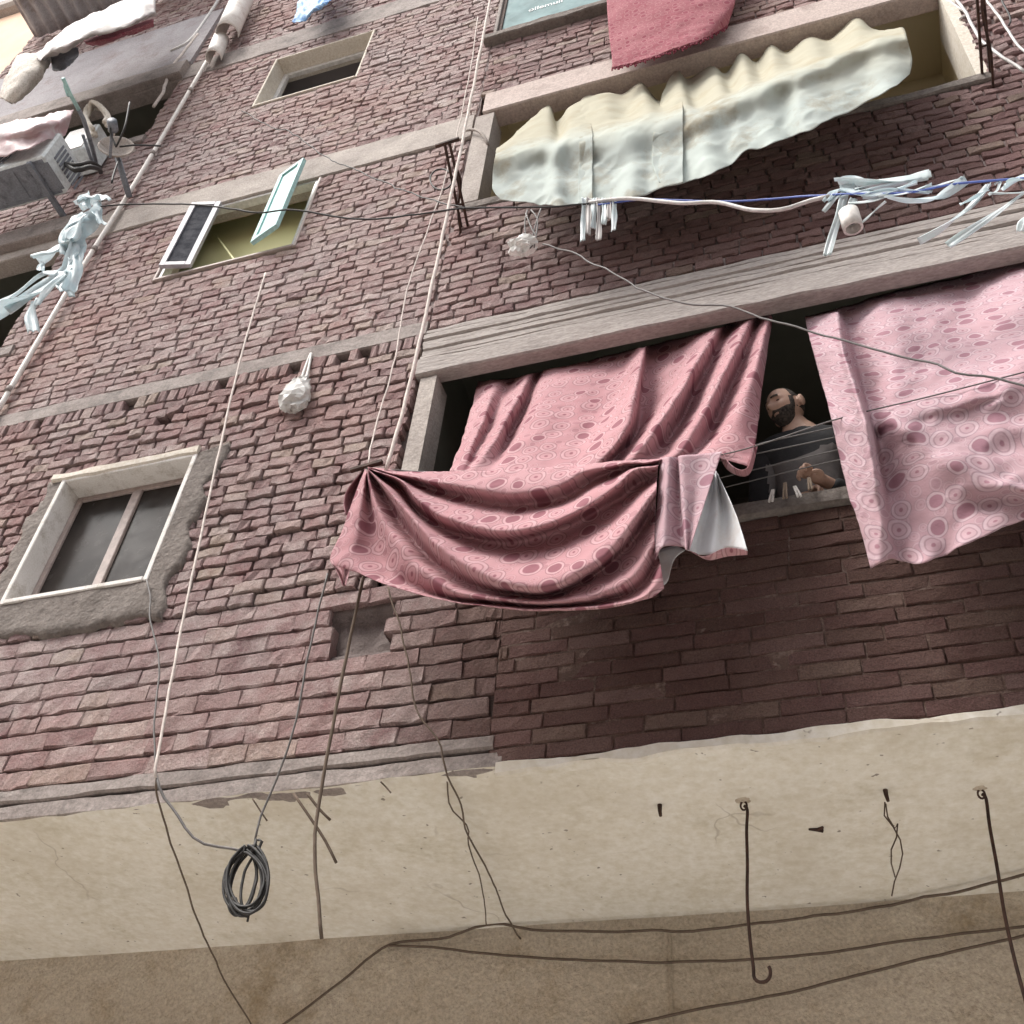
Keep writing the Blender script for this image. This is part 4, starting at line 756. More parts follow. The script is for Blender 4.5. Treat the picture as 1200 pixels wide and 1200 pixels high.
# ------------------------------------------------------------------ shredded plastic tape
def ribbons(name, label, group, strips, mats, th=.0012):
    t = thing(name, label, 'plastic shreds', at(*strips[0][0][0]), group)
    for si, (pts, w, mi) in enumerate(strips):
        P = cr(PX(pts), 22); w = w * .72; T = np.gradient(P, axis=0); T /= np.linalg.norm(T, axis=1)[:, None]; v = P - CAM; v /= np.linalg.norm(v, axis=1)[:, None]
        sd = np.cross(T, [.3, -.8, .5] + .25 * np.array([math.sin(si), math.cos(si * 2), math.sin(si * 3)])); sd /= np.linalg.norm(sd, axis=1)[:, None]; nn = np.cross(sd, T); G = []
        tt = np.linspace(0, 1, 22); tw_ = .5 * np.sin(tt * 5 + si * 2.1)
        for f in np.linspace(-1, 1, 7):
            wv = w * (1 - .25 * np.sin(tt * 9 + si) * .5)
            G.append(P + (sd * np.cos(tw_)[:, None] + nn * np.sin(tw_)[:, None]) * (f * wv)[:, None] + nn * (.35 * w * (f * f) * np.cos(tt * 4 + si))[:, None] + nn * (.25 * w * math.sin(f * 6 + si)))
        mb = MB(); mb.grid(np.array(G)); mb.build('strip', mats[mi], t, True, None, th)
    return t
TG = 'shredded white plastic on the cables'
ribbons('plastic_shreds', 'tangle of white plastic strips on the cable at the right, pointing left', TG, [
 ([(982, 214, -.62), (1020, 216, -.64), (1060, 208, -.66), (1090, 201, -.66)], .055, 0), ([(968, 236, -.62), (985, 222, -.62), (1030, 226, -.65), (1075, 214, -.66)], .035, 1), ([(965, 248, -.6), (975, 236, -.62), (990, 224, -.62)], .016, 0),
 ([(990, 226, -.62), (984, 250, -.6), (976, 275, -.58), (969, 300, -.56)], .026, 0), ([(1000, 232, -.62), (996, 245, -.6), (1002, 256, -.6)], .022, 0), ([(1038, 236, -.64), (1022, 250, -.6), (1008, 262, -.58)], .010, 0),
 ([(1040, 232, -.65), (1065, 236, -.66), (1095, 232, -.68), (1112, 222, -.69), (1130, 209, -.7)], .036, 1), ([(1085, 222, -.66), (1108, 214, -.68), (1131, 208, -.7)], .016, 0), ([(985, 222, -.62), (1010, 212, -.63), (1000, 210, -.6), (984, 214, -.6)], .03, 1),
 ([(1010, 230, -.63), (1045, 224, -.65), (1090, 226, -.66)], .028, 1), ([(995, 238, -.62), (1020, 236, -.63), (1042, 230, -.64)], .02, 0), ([(975, 232, -.61), (1000, 226, -.63), (1040, 218, -.65), (1080, 208, -.66)], .022, 1), ([(1002, 222, -.63), (1050, 213, -.65), (1088, 206, -.66)], .024, 0), ([(1030, 232, -.64), (1060, 226, -.66), (1092, 216, -.67)], .018, 0)], [M['tape'], M['tape_mint']])
ribbons('plastic_shreds', 'long white plastic strips trailing down left from the cable at the right edge', TG, [
 ([(1160, 216, -.7), (1140, 240, -.66), (1110, 262, -.62), (1076, 282, -.58)], .032, 0), ([(1158, 222, -.7), (1150, 226, -.7), (1125, 240, -.67)], .018, 1), ([(1215, 215, -.72), (1180, 240, -.68), (1150, 262, -.64), (1112, 289, -.6)], .028, 0), ([(1215, 200, -.73), (1190, 212, -.72), (1176, 220, -.72)], .045, 1), ([(1165, 216, -.7), (1172, 212, -.71), (1168, 224, -.7), (1158, 228, -.7)], .012, 0), ([(1215, 245, -.7), (1200, 258, -.68), (1194, 271, -.66)], .026, 0), ([(1215, 222, -.72), (1195, 226, -.72), (1160, 226, -.7)], .010, 0)], [M['tape'], M['tape_mint']])
ribbons('plastic_shreds', 'short white plastic strips hanging below the middle tarpaulin', TG, [([(684 + 6 * k, 232, -.5), (684 + 6 * k, 255, -.49), (683 + 6 * k, 282 - (k % 3) * 7 - (12 if k > 3 else 0), -.48)], .020, k % 2) for k in range(7)], [M['tape'], M['sheet_w']])
ribbons('plastic_shreds', 'pale mint plastic shreds trailing down left from the cable end at the far left', TG, [
 ([(122, 234, -.9), (108, 230, -.9), (90, 240, -.88)], .07, 0), ([(105, 228, -.9), (98, 232, -.9), (101, 242, -.9)], .05, 0), ([(114, 236, -.9), (114, 250, -.88), (119, 263, -.87)], .04, 0), ([(112, 240, -.9), (98, 260, -.86), (86, 282, -.84), (84, 300, -.82)], .10, 1), ([(100, 252, -.9), (84, 262, -.9), (76, 274, -.88), (82, 284, -.86), (92, 276, -.86)], .07, 0), ([(98, 256, -.9), (88, 268, -.9), (80, 280, -.9)], .06, 1),
 ([(86, 288, -.84), (66, 292, -.84), (40, 302, -.84)], .085, 0), ([(92, 286, -.84), (84, 310, -.82), (76, 332, -.8), (78, 344, -.8)], .075, 1), ([(86, 300, -.84), (88, 320, -.82), (81, 342, -.8)], .055, 0), ([(84, 312, -.82), (60, 330, -.8), (30, 350, -.78), (-6, 372, -.76)], .08, 1), ([(80, 318, -.82), (50, 322, -.8), (20, 345, -.78), (-8, 360, -.76)], .06, 0), ([(40, 352, -.78), (36, 368, -.76), (39, 388, -.75)], .05, 0), ([(78, 322, -.82), (54, 340, -.8), (42, 358, -.78)], .05, 0), ([(52, 308, -.83), (48, 312, -.83), (49, 318, -.83)], .03, 0), ([(90, 296, -.84), (70, 318, -.82), (44, 338, -.8), (10, 366, -.77)], .05, 1)], [M['tape_mint'], M['tape_mint']])
mb = MB(); p = at(1000, 268, -.57); d = at(994, 248, -.60) - p; d /= np.linalg.norm(d); A = np.array([d * .1 * t for t in (0, .33, .66, 1)])
ang = np.linspace(0, 2 * math.pi, 25)[:-1]; u = np.cross(d, [0, 1, 0]); u /= np.linalg.norm(u); w_ = np.cross(d, u)
ring = lambda o_, r: [p + o_ + r * (math.cos(a) * u + math.sin(a) * w_) for a in ang]
G = np.array([ring(A[0], .034), ring(A[0], .044), ring(A[1], .045), ring(A[3], .045), ring(A[3], .035), ring(A[1], .034), ring(A[0], .034)]); G = np.concatenate([G, G[:, :1]], 1); mb.grid(G)
mb.add([p + d * .05 + .034 * (math.cos(a) * u + math.sin(a) * w_) for a in ang], [list(range(24))], 1)
tag(mb.build('pipe_stub', [M['peg'], M['cable_dark']], None, True), 'short white pipe stub hanging open end down from the plastic tangle', 'pipe stub')
# small plastic bags
bg = thing('plastic_bag', 'small white knotted plastic bag hanging on the brick wall by its handles', 'bag', at(345, 478, -.06))
mb = MB(); c = at(348, 461, -.07); A = np.linspace(0, math.pi, 16); B = np.linspace(0, 2 * math.pi, 20); ux = at(364, 461, -.07) - c; uz = at(357, 441, -.07) - c; G = []
for a in A:
    r_ = math.sin(a) ** .8 * (1 - .35 * math.cos(a)); G.append([c + uz * math.cos(a) * .95 + ux * r_ * math.cos(b) * .95 + np.array([0, -.055 * r_ * math.sin(b), 0]) + .006 * RNG.normal(0, 1, 3) for b in B[:-1]])
G = np.array(G); G = np.concatenate([G, G[:, :1]], 1); cen = G.mean((0, 1)); k_ = np.array([[abs(float(fbm(np.array(3 + math.sin(b_) * 2.6), np.array(5 + a_ * 2.4 + math.cos(b_) * 2), 9, 3)) - .5) for b_ in B] for a_ in A]); k_[:, -1] = k_[:, 0]; G = cen + (G - cen) * (1.06 - .6 * k_[..., None]); mb.grid(G); mb.build('sack', M['bag'], bg, False)
for pts in ([(353, 446, -.07), (358, 430, -.05), (364, 414, -.03)], [(359, 444, -.07), (362, 430, -.05), (365, 414, -.03)]):
    mb = MB(); mb.tube(cr(PX(pts), 12), [.012, .011, .010, .009, .009, .008, .008, .008, .008, .008, .007, .006]); mb.build('handle', M['bag'], bg, True)
bd = thing('wire_bundle', 'small rag and wire bundle hanging below the left tarpaulin', 'bundle', at(612, 300, -.5))
mb = MB(); c = at(612, 288, -.5); G = []
for a in np.linspace(0, math.pi, 12): G.append([c + np.array([.075 * math.sin(a) * math.cos(b), -.05 * math.sin(a) * math.sin(b), .06 * math.cos(a)]) * (1 + .22 * math.sin(5 * a + 3 * b)) for b in np.linspace(0, 2 * math.pi, 15)])
G = np.array(G); G[:, -1] = G[:, 0]; mb.grid(G); mb.build('rag', M['bag'], bd, False)
for pts in ([(618, 246, -.5), (615, 262, -.5), (617, 285, -.5)], [(622, 246, -.5), (630, 258, -.5), (626, 290, -.5)], [(634, 244, -.5), (628, 262, -.5), (622, 286, -.5)], [(616, 250, -.5), (624, 270, -.52), (630, 280, -.5), (620, 292, -.5)]): wire('strand', None, None, pts, .004, M['cable_grey'], parent=bd)
# ------------------------------------------------------------------ clothes pegs at the sill
GP = 'clothes pegs on the line by the sill'
for i, ((x, y), (x2, y2), m_, lb) in enumerate((((906, 574), (903, 588), 'peg', 'leftmost white clothes peg above the sill of the man'), ((920, 566), (920, 584), 'peg_wood', 'brown clothes peg between the two white ones'), ((931, 570), (937, 582), 'peg', 'tilted white clothes peg right of the middle of the sill'), ((948, 560), (950, 574), 'peg_wood', 'brown clothes peg below the hand of the man'))):
    t = thing('clothes_peg', lb, 'clothes peg', at(x2, y2, -.08), GP); a, b = at(x, y, -.08), at(x2, y2, -.08); n_ = np.array([.006, 0, 0])
    for sg in (-1, 1):
        mb = MB(); mb.bar(a + n_ * sg * .5, b + n_ * sg * 1.1, .009, .011); mb.build('prong', M[m_], t)
    mb = MB(); k = (a + b) / 2; mb.tube([k - [.012, .0, 0], k + [.012, .0, 0]], .0045); mb.build('spring', M['cable_grey'], t, True)
# ------------------------------------------------------------------ the man at the parapet
def skin_mesh(chains, name, lev=2):
    """continuous surface from joint chains: [(points, radii), ...] sharing joints by coordinate"""
    vs = []; rs = []; es = []; ix = {}
    for pts, rad in chains:
        prev = None
        for p, r in zip(pts, rad):
            k = tuple(round(c, 4) for c in p)
            if k not in ix: ix[k] = len(vs); vs.append(p); rs.append(r)
            if prev is not None: es.append((prev, ix[k]))
            prev = ix[k]
    me = bpy.data.meshes.new(name); me.from_pydata([tuple(v) for v in vs], es, []); o = bpy.data.objects.new(name, me); COL.objects.link(o)
    o.modifiers.new('skin', 'SKIN'); sv = me.skin_vertices[0].data if me.skin_vertices else None
    if sv is None:
        import bmesh
        bm = bmesh.new(); bm.from_mesh(me); bm.verts.layers.skin.verify(); bm.to_mesh(me); bm.free(); sv = me.skin_vertices[0].data
    for i, r in enumerate(rs): sv[i].radius = (r, r) if not isinstance(r, tuple) else r; sv[i].use_root = (i == 0)
    s_ = o.modifiers.new('sub', 'SUBSURF'); s_.levels = s_.render_levels = lev
    bpy.context.view_layer.update(); m2 = bpy.data.meshes.new_from_object(o.evaluated_get(bpy.context.evaluated_depsgraph_get()))
    V = np.array([v.co[:] for v in m2.vertices]); Fc = [list(p.vertices) for p in m2.polygons]; bpy.data.objects.remove(o); return V, Fc
YM = .04; hc = at(921, 480, YM)              # centre of the head
fw = np.array([-.64, -.72, -.28]); fw /= np.linalg.norm(fw); rt = np.cross(fw, [0, 0, 1]); rt /= np.linalg.norm(rt); up = np.cross(rt, fw)
def head_pt(th, ph, k=1.):
    """th 0 top..pi bottom, ph 0 = face"""
    x = math.sin(th) * math.cos(ph); y = math.sin(th) * math.sin(ph); z = math.cos(th)
    a, b, c = .095, .072, .113; X, Y, Z = a * x, b * y, c * z
    if Z < 0: s_ = 1 - .34 * (-Z / c) ** 1.5; Y *= s_; X *= (1 - .18 * (-Z / c) ** 2) if X > 0 else (1 - .55 * (-Z / c) ** 1.2)
    if X > 0:
        g_ = lambda y0, z0, sy, sz: math.exp(-((Y - y0) / sy) ** 2 - ((Z - z0) / sz) ** 2)
        X += .027 * g_(0, -.022, .013, .017) + .014 * g_(0, .0, .010, .022)                # nose
        X += .009 * (g_(.03, .026, .022, .010) + g_(-.03, .026, .022, .010)) - .013 * (g_(.031, .008, .017, .012) + g_(-.031, .008, .017, .012))   # brows, eyes
        X += .008 * g_(0, -.055, .022, .008) + .006 * g_(0, -.068, .02, .008) + .012 * g_(0, -.098, .028, .02)   # lips, chin
        X += .005 * (g_(.042, -.02, .02, .022) + g_(-.042, -.02, .02, .022))
    return hc + k * (fw * X + rt * Y + up * Z)
def head_grid(t0, t1, n, p0, p1, m, k): return np.array([[head_pt(t, p, k if not callable(k) else k(t, p)) for p in np.linspace(p0, p1, m)] for t in np.linspace(t0, t1, n)])
body = MB(); G = head_grid(.0, math.pi, 44, 0, 2 * math.pi, 57, 1.); body.grid(G)
nb = hc - up * .085 - fw * .02; sh = hc + np.array([.05, .10, -.215])
shl, shr = sh + [-.17, -.02, .01], sh + [.18, .0, .0]
ch = sh + [.0, .03, -.10]; wa = sh + [.01, .10, -.42]; hand = at(949, 556, -.02)
elr = np.array([shr[0] + .06, .16, 5.135]); wrr = hand + [.075, .055, -.02]
ell = np.array([shl[0] - .06, .16, 5.14]); wrl = np.array([shl[0] + .10, .06, 5.125])
chains = [([wa, ch, sh + [0, .01, .02], nb, nb + up * .04], [(.16, .11), (.165, .115), (.10, .085), .056, .058]), ([sh + [0, .01, .02], shr, (shr + elr) / 2, elr, (elr + wrr) / 2, wrr], [(.10, .085), .068, .052, .045, .038, .029]), ([sh + [0, .01, .02], shl, (shl + ell) / 2, ell, (ell + wrl) / 2, wrl], [(.10, .085), .068, .052, .045, .038, .029])]
V, Fc = skin_mesh(chains, 'tmp'); body.add(V, Fc)
def handmesh(wr, hd):
    d = hd - wr; d /= np.linalg.norm(d); s_ = np.cross(d, [0, 0, 1]); s_ /= np.linalg.norm(s_); k0 = hd; ch_ = [([wr - d * .05, (wr + hd) / 2, k0], [.027, .031, .033])]
    for i, (o, L) in enumerate(((-.030, .9), (-.010, 1.), (.011, .95), (.031, .75))):
        b = k0 + s_ * o + d * .012 + [0, 0, .012]; ch_.append(([k0 + s_ * o * .6, b, b + d * .030 * L + [0, 0, -.002], b + d * .040 * L + [0, 0, -.026], b + d * .022 * L + [0, 0, -.040]], [.013, .0115, .010, .009, .008]))
    t = (wr + hd) / 2 - s_ * .018; ch_.append(([t, t - s_ * .022 + d * .018 + [0, 0, -.006], t - s_ * .024 + d * .046 + [0, 0, -.016], t - s_ * .012 + d * .062 + [0, 0, -.02]], [.014, .013, .011, .009])); return ch_
for a, b in ((wrr, hand), (wrl, wrl + [.085, -.03, -.004])):
    for c_ in handmesh(a, b):
        V, Fc = skin_mesh([c_], 'tmp'); body.add(V, Fc)
for sg in (1, -1):                           # ears
    e0 = hc + rt * sg * .073 - fw * .006 + up * .0; G = []
    for a in np.linspace(0, math.pi, 9): G.append([e0 + up * .034 * math.cos(a) + fw * (-.016 + .019 * math.sin(a) * math.cos(b)) + rt * sg * (.010 + .012 * math.sin(a) * math.sin(b)) for b in np.linspace(0, 2 * math.pi, 13)])
    body.grid(np.array(G))
po = np.array([hc[0], YM, 4.1]); man = body.build('person', M['skin'], None, True, po)
rm = man.modifiers.new('remesh', 'REMESH'); rm.mode = 'VOXEL'; rm.voxel_size = .005; rm.use_smooth_shade = True
sm_ = man.modifiers.new('smooth', 'SMOOTH'); sm_.iterations = 3; sm_.factor = .5
bpy.context.view_layer.update(); m2 = bpy.data.meshes.new_from_object(man.evaluated_get(bpy.context.evaluated_depsgraph_get())); man.modifiers.clear()
import bmesh
bm = bmesh.new(); bm.from_mesh(m2); seen = set(); comps = []
for v0 in bm.verts:
    if v0 in seen: continue
    st_ = [v0]; seen.add(v0); c_ = []
    while st_:
        v = st_.pop(); c_.append(v)
        for e in v.link_edges:
            o_ = e.other_vert(v)
            if o_ not in seen: seen.add(o_); st_.append(o_)
    comps.append(c_)
comps.sort(key=len); print('person pieces', [len(c) for c in comps])
bmesh.ops.delete(bm, geom=[v for c in comps[:-1] for v in c], context='VERTS'); bm.to_mesh(m2); bm.free(); man.data = m2
tag(man, 'bearded balding man in a dark shirt leaning on the parapet and looking left', 'person')
def shell_part(name, t0, t1, p0, p1, k, mat, n=24, m=40, th=.004):
    mb = MB(); mb.grid(head_grid(t0, t1, n, p0, p1, m, k)); return mb.build(name, mat, man, True, None, th)
def masked_shell(name, mask, th, n=70, m=110):
    """hair or beard: a skin over the head that rises out of it where the mask says so"""
    def k(t, p): return .94 + .095 * mask(t, (p + math.pi) % (2 * math.pi) - math.pi) + .035 * (fbm(np.array(t * 22.), np.array(p * 22.), 3) - .5)
    mb = MB(); G = head_grid(.02, math.pi - .05, n, 0, 2 * math.pi, m, k); G[:, -1] = G[:, 0]; mb.grid(G); return mb.build(name, mat_hair, man, True)
mat_hair = M['hair']
def beard_mask(t, p):
    a = abs(p); m_ = sm(1.84, 1.98, t + .10 * sm(.45, 1.3, a) + .0) * (1 - sm(1.25, 1.55, a)) * (1 - sm(2.75, 3., t))
    m_ = max(m_, sm(1.3, 1.4, t) * (1 - sm(1.9, 2., t)) * sm(1.08, 1.2, a) * (1 - sm(1.38, 1.5, a)))
    m_ *= 1 - (1 - sm(.22, .34, a)) * sm(2.02, 2.05, t) * (1 - sm(2.10, 2.14, t))
    return m_
def hair_mask(t, p):
    a = abs(p); return sm(1.15, 1.45, a + .35 * sm(.7, .2, t) - .15 * sm(1.2, 1.5, t)) * sm(.28, .5, t + .45 * sm(1.9, 2.6, a)) * (1 - sm(1.75, 2.05, t)) * (1 - .9 * (1 - sm(.16, .26, math.hypot((a - 1.66) * .9, (t - 1.56) * .8))))
masked_shell('beard', beard_mask, .004); masked_shell('hair', hair_mask, .004)
for sg in (1, -1):
    shell_part('eyebrow', 1.27, 1.36, sg * .20, sg * .66, 1.035, M['hair'], 4, 10)
    mb = MB(); e0 = head_pt(1.49, sg * .40); mb.grid(np.array([[e0 - fw * .006 + .0115 * (fw * math.cos(a) + rt * math.sin(a) * math.cos(b) + up * math.sin(a) * math.sin(b) * .5) for b in np.linspace(0, 2 * math.pi, 11)] for a in np.linspace(0, 1.6, 7)])); mb.build('eye', M['hair'], man, True)
sc_ = [(chains[0][0][:3] + [sh * .2 + nb * .8 + [0, .0, .0]], [(.176, .125), (.182, .13), (.118, .103), .073]), (chains[1][0], [(.112, .097), .08, .066, .06, .052, .040]), (chains[2][0], [(.112, .097), .08, .066, .06, .052, .040])]
V, Fc = skin_mesh(sc_, 'tmp', 3); mb = MB(); V = V + (fbm(V[:, 0] * 14, V[:, 2] * 14, 61, 3) - .5)[:, None] * [0, -.02, 0]; mb.add(V, Fc); mb.m = [1 if (ch[2] - .20 < V[f, 2].mean() < ch[2] + .03 + .03 * math.sin(V[f, 0].mean() * 9) and abs(V[f, 0].mean() - ch[0]) < .17) else 0 for f in Fc]; mb.build('shirt', [M['shirt'], M['shirt_grey']], man, True)
# ------------------------------------------------------------------ far left: air conditioner, dish gear, laundry, awning
pf = at(78, 227, -.22); z0 = pf[2]; pn = atz(50, 183, z0); hgt = float(np.linalg.norm(at(63, 157, pn[1]) - pn))
ac = thing('air_conditioner', 'dirty white air conditioner outdoor unit hung at the left edge', 'air conditioner', (pn[0] - .4, (pn[1] + pf[1]) / 2, z0), None)
xr = (pn[0] + pf[0]) / 2; mb = MB(); mb.box(xr - 1.0, xr, pn[1], pf[1], z0, z0 + hgt, 0, .015); mb.build('casing', M['ac'], ac)
mb = MB(); mb.box(xr - .98, xr - .02, pn[1] + .02, pf[1] - .02, z0 - .008, z0 + .012, 0, .003)
for k in range(3): mb.box(xr - .9 + k * .33, xr - .64 + k * .33, pn[1] + .05, pf[1] - .05, z0 - .016, z0 - .0085, 0, .003)
mb.build('base_pan', M['ac_dark'], ac)
mb = MB()
for k in range(9): mb.box(xr + .001, xr + .007, pn[1] + .08 + k * .035, pn[1] + .10 + k * .035, z0 + .12, z0 + hgt - .08, 0, .001)
mb.build('side_grille', M['ac_dark'], ac)
mb = MB(); cx_ = xr - .62; A = np.linspace(0, 2 * math.pi, 33)
for r in (.05, .1, .15, .2, .24): mb.tube([(cx_ + r * math.cos(a), pn[1] - .012, z0 + hgt * .5 + r * math.sin(a)) for a in A], .005)
for a in A[:-1:4]: mb.bar((cx_, pn[1] - .01, z0 + hgt * .5), (cx_ + .24 * math.cos(a), pn[1] - .01, z0 + hgt * .5 + .24 * math.sin(a)), .006, .008)
mb.build('fan_grille', M['ac_dark'], ac, True)
for dx in (.12, .85):
    mb = MB(); mb.bar((xr - dx, -.02, z0 - .04), (xr - dx, pn[1], z0 - .04), .04, .04, 0, (0, 0, 1)); mb.build('bracket', M['ac_dark'], ac)
mb = MB(); P = PX([(75, 190, -.35), (82, 196, -.4), (90, 200, -.4), (104, 196, -.35), (116, 198, -.2), (118, 202, -.05)]); mb.tube(cr(P, 24), .02); P = PX([(80, 192, -.4), (92, 193, -.42), (106, 190, -.3), (118, 196, -.1)]); mb.tube(cr(P, 24), .016); mb.build('hose', M['cable_dark'], ac, True)
# equipment beside it
bx = thing('junction_box', 'grey white box on the wall right of the air conditioner', 'box', at(98, 188, -.2)); c = at(98, 178, -.15)
mb = MB(); mb.obox(c, np.eye(3), (.16, .12, .22), 0, .01); mb.build('box', M['ac'], bx); mb = MB(); mb.obox(c + [0, -.124, 0], np.eye(3), (.14, .006, .2), 0, .003); mb.build('cover', M['white_pvc'], bx)
mt = thing('mast', 'dark metal mast with a mint tip beside the air conditioner', 'mast', at(114, 196, -.1))
mb = MB(); mb.tube(PX([(114, 198, -.1), (108, 172, -.35), (98, 140, -.7), (92, 128, -.8)]), .018, 0, 8); mb.tube(PX([(110, 196, -.1), (97, 158, -.4)]), .014); mb.build('pole', M['ac_dark'], mt, True)
mb = MB(); mb.tube(PX([(92, 128, -.8), (83, 112, -.95), (74, 92, -1.1)]), .016, 0, 8); mb.tube(PX([(80, 112, -.9), (76, 100, -1.0)]), .014); mb.build('tip', M['mint'], mt, True)
rg = thing('hose_roll', 'beige rolled hose loop hung above the wall gear', 'hose', at(115, 145, -.3)); c = at(113, 138, -.3); ux = at(129, 140, -.3) - c; uz = at(110, 117, -.3) - c
mb = MB()
for k in range(5): mb.tube([c + ux * (.72 + .05 * k) * math.cos(a) + uz * (.72 + .05 * k) * math.sin(a) + np.array([0, .03 * math.sin(3 * a + k) + .012 * k, 0]) for a in np.linspace(-.5, 4.2, 30)], .019, 0, 8)
mb.build('loops', M['plaster'], rg, True)
dh = thing('satellite_dish', 'small battered satellite dish seen edge on beside the drain pipe', 'satellite dish', at(135, 195, -.2)); c = at(137, 180, -.35); n_ = np.array([.45, -.80, -.05]); n_ /= np.linalg.norm(n_); u = np.cross(n_, [0, 0, 1]); u /= np.linalg.norm(u); w_ = np.cross(u, n_)
mb = MB(); mb.grid(np.array([[c + r * .14 * (math.cos(a) * u + math.sin(a) * w_) + n_ * .07 * r * r for a in np.linspace(0, 2 * math.pi, 33)] for r in np.linspace(0.02, 1, 9)])); mb.build('reflector', M['conc_pale'], dh, True, None, .01)
mb = MB(); mb.tube([c + w_ * -.16 + n_ * .06, c + n_ * .30 - w_ * .05], .012); mb.tube([c + n_ * .33 - w_ * .06, c + n_ * .24 - w_ * .04], .04, 0, 10); mb.build('receiver_arm', M['ac_dark'], dh, True)
mb = MB(); mb.tube([c - n_ * .02, c + np.array([.0, .3, -.18])], .025); mb.build('mount', M['ac_dark'], dh, True)
GB = 'dark wires fanning out from the dish'
for k, (p, lb) in enumerate((([(136, 172, -.5), (146, 150, -.6), (152, 120, -.65)], 'tallest dark wire fanning up from the dish'), ([(136, 172, -.5), (131, 160, -.55), (129, 150, -.6)], 'short dark wire left of the tallest one'), ([(140, 172, -.5), (160, 170, -.45), (188, 171, -.3)], 'dark wire running right from the dish to the drain pipe'), ([(138, 190, -.5), (133, 205, -.5), (131, 214, -.5)], 'dark wire drooping below the dish'))): wire('wire', lb, 'wire', p, .008, M['cable_dark'], GB)
# laundry on the upper left loggia
o = cloth('bedsheet', [PX(r) for r in [[(-20, 149, -.6), (30, 142, -.62), (60, 134, -.6), (86, 128, -.5)], [(-20, 158, -.68), (30, 150, -.72), (60, 142, -.66), (84, 136, -.55)], [(-20, 172, -.66), (30, 161, -.66), (58, 152, -.62), (80, 148, -.5)], [(-20, 190, -.6), (28, 176, -.64), (52, 166, -.6), (74, 160, -.5)]]], 50, 24, M['pinksheet'], None, None, .004, wr=.03, seed=71, even=False); tag(o, 'pinkish white sheet draped above the air conditioner', 'bedsheet', 'laundry on the upper left loggia')
o = cloth('bedsheet', [PX(r) for r in [[(38, 66, -.5), (80, 32, -.55), (120, 12, -.55), (180, -18, -.5)], [(46, 70, -.75), (70, 46, -.8), (118, 20, -.8), (182, -8, -.7)], [(50, 68, -.78), (74, 54, -.84), (112, 40, -.8), (150, 30, -.78), (182, 12, -.7)], [(52, 70, -.7), (82, 60, -.76), (96, 44, -.7), (120, 38, -.72), (184, 18, -.66)]]], 60, 26, M['sheet_w'], None, None, .004, wr=.03, seed=73, even=False); tag(o, 'white sheet hanging under the corrugated awning', 'bedsheet', 'laundry on the upper left loggia')
o = cloth('mattress', [PX(r) for r in [[(22, 68, -.6), (40, 66, -.62), (60, 68, -.55)], [(14, 86, -.64), (32, 84, -.68), (52, 82, -.6)], [(6, 104, -.62), (22, 104, -.66), (38, 98, -.58)], [(4, 116, -.58), (12, 120, -.6), (28, 108, -.55)]]], 30, 30, M['mattress'], None, None, .07, wr=.02, seed=75, even=False); tag(o, 'speckled grey mattress cloth hung over the ledge at the far left', 'mattress', 'laundry on the upper left loggia')
o = cloth('bedsheet', [PX(r) for r in [[(58, 56, -.5), (76, 54, -.5), (92, 58, -.5)], [(60, 68, -.55), (78, 66, -.6), (92, 64, -.55)], [(62, 84, -.5), (74, 82, -.55), (88, 70, -.5)]]], 24, 18, M['ac_dark'], None, None, .01, wr=.02, seed=77); tag(o, 'dark blue grey bundle of cloth below the white sheet', 'bedsheet', 'laundry on the upper left loggia')
o = cloth('bedsheet', [PX(r) for r in [[(96, 46, -.4), (120, 38, -.42), (150, 32, -.4), (180, 22, -.35)], [(100, 50, -.45), (122, 46, -.5), (150, 36, -.45), (180, 26, -.4)], [(104, 52, -.4), (124, 51, -.42), (152, 40, -.4), (180, 32, -.35)]]], 30, 12, M['rug'], None, None, .006, wr=.02, seed=79, even=False); tag(o, 'dull red cloth folded under the white sheet', 'bedsheet', 'laundry on the upper left loggia')
# corrugated awning
aw = thing('awning', 'grey corrugated iron awning seen from below at the top left corner', 'awning', at(90, 20, -.3)); aw_z = float(at(85, 30, -.05)[2])
cn = [atz(8, -6, aw_z), atz(41, 45, aw_z)]; xs = np.linspace((cn[0][0] + cn[1][0]) / 2, -5.6, 170); ph_ = xs * 2 * math.pi / .16
yo = float(cn[0][1]) - .4; yi = float(cn[1][1])
mb = MB(); mb.grid(np.array([[(x, y, aw_z + .03 * math.sin(p) + (yi - y) * .03) for x, p in zip(xs, ph_)] for y in np.linspace(yo, yi, 8)])); mb.build('sheet', M['corr'], aw, True, None, .004)
mb = MB()
for f in (.15, .55, .9): y = yo + (yi - yo) * f; mb.box(xs[0], xs[-1], y - .03, y + .03, aw_z + .04, aw_z + .10)
for x in np.linspace(xs[0] + .05, xs[-1] - .05, 4): mb.box(x - .025, x + .025, yo, yi, aw_z + .11, aw_z + .16)
mb.build('rafters', M['ac_dark'], aw)
# blue cloth at the top
o = cloth('towel', [PX(r) for r in [[(356, -30, -.2), (380, -36, -.22), (400, -40, -.2)], [(350, 0, -.28), (372, -4, -.3), (392, -8, -.26)], [(346, 16, -.28), (366, 14, -.3), (384, 6, -.26)], [(342, 25, -.26), (358, 22, -.27), (374, 10, -.25)]]], 40, 30, M['blue_cloth'], None, None, .004, wr=.05, seed=81, even=False); tag(o, 'blue cloth hanging into the top of the photo above the upper window', 'towel')
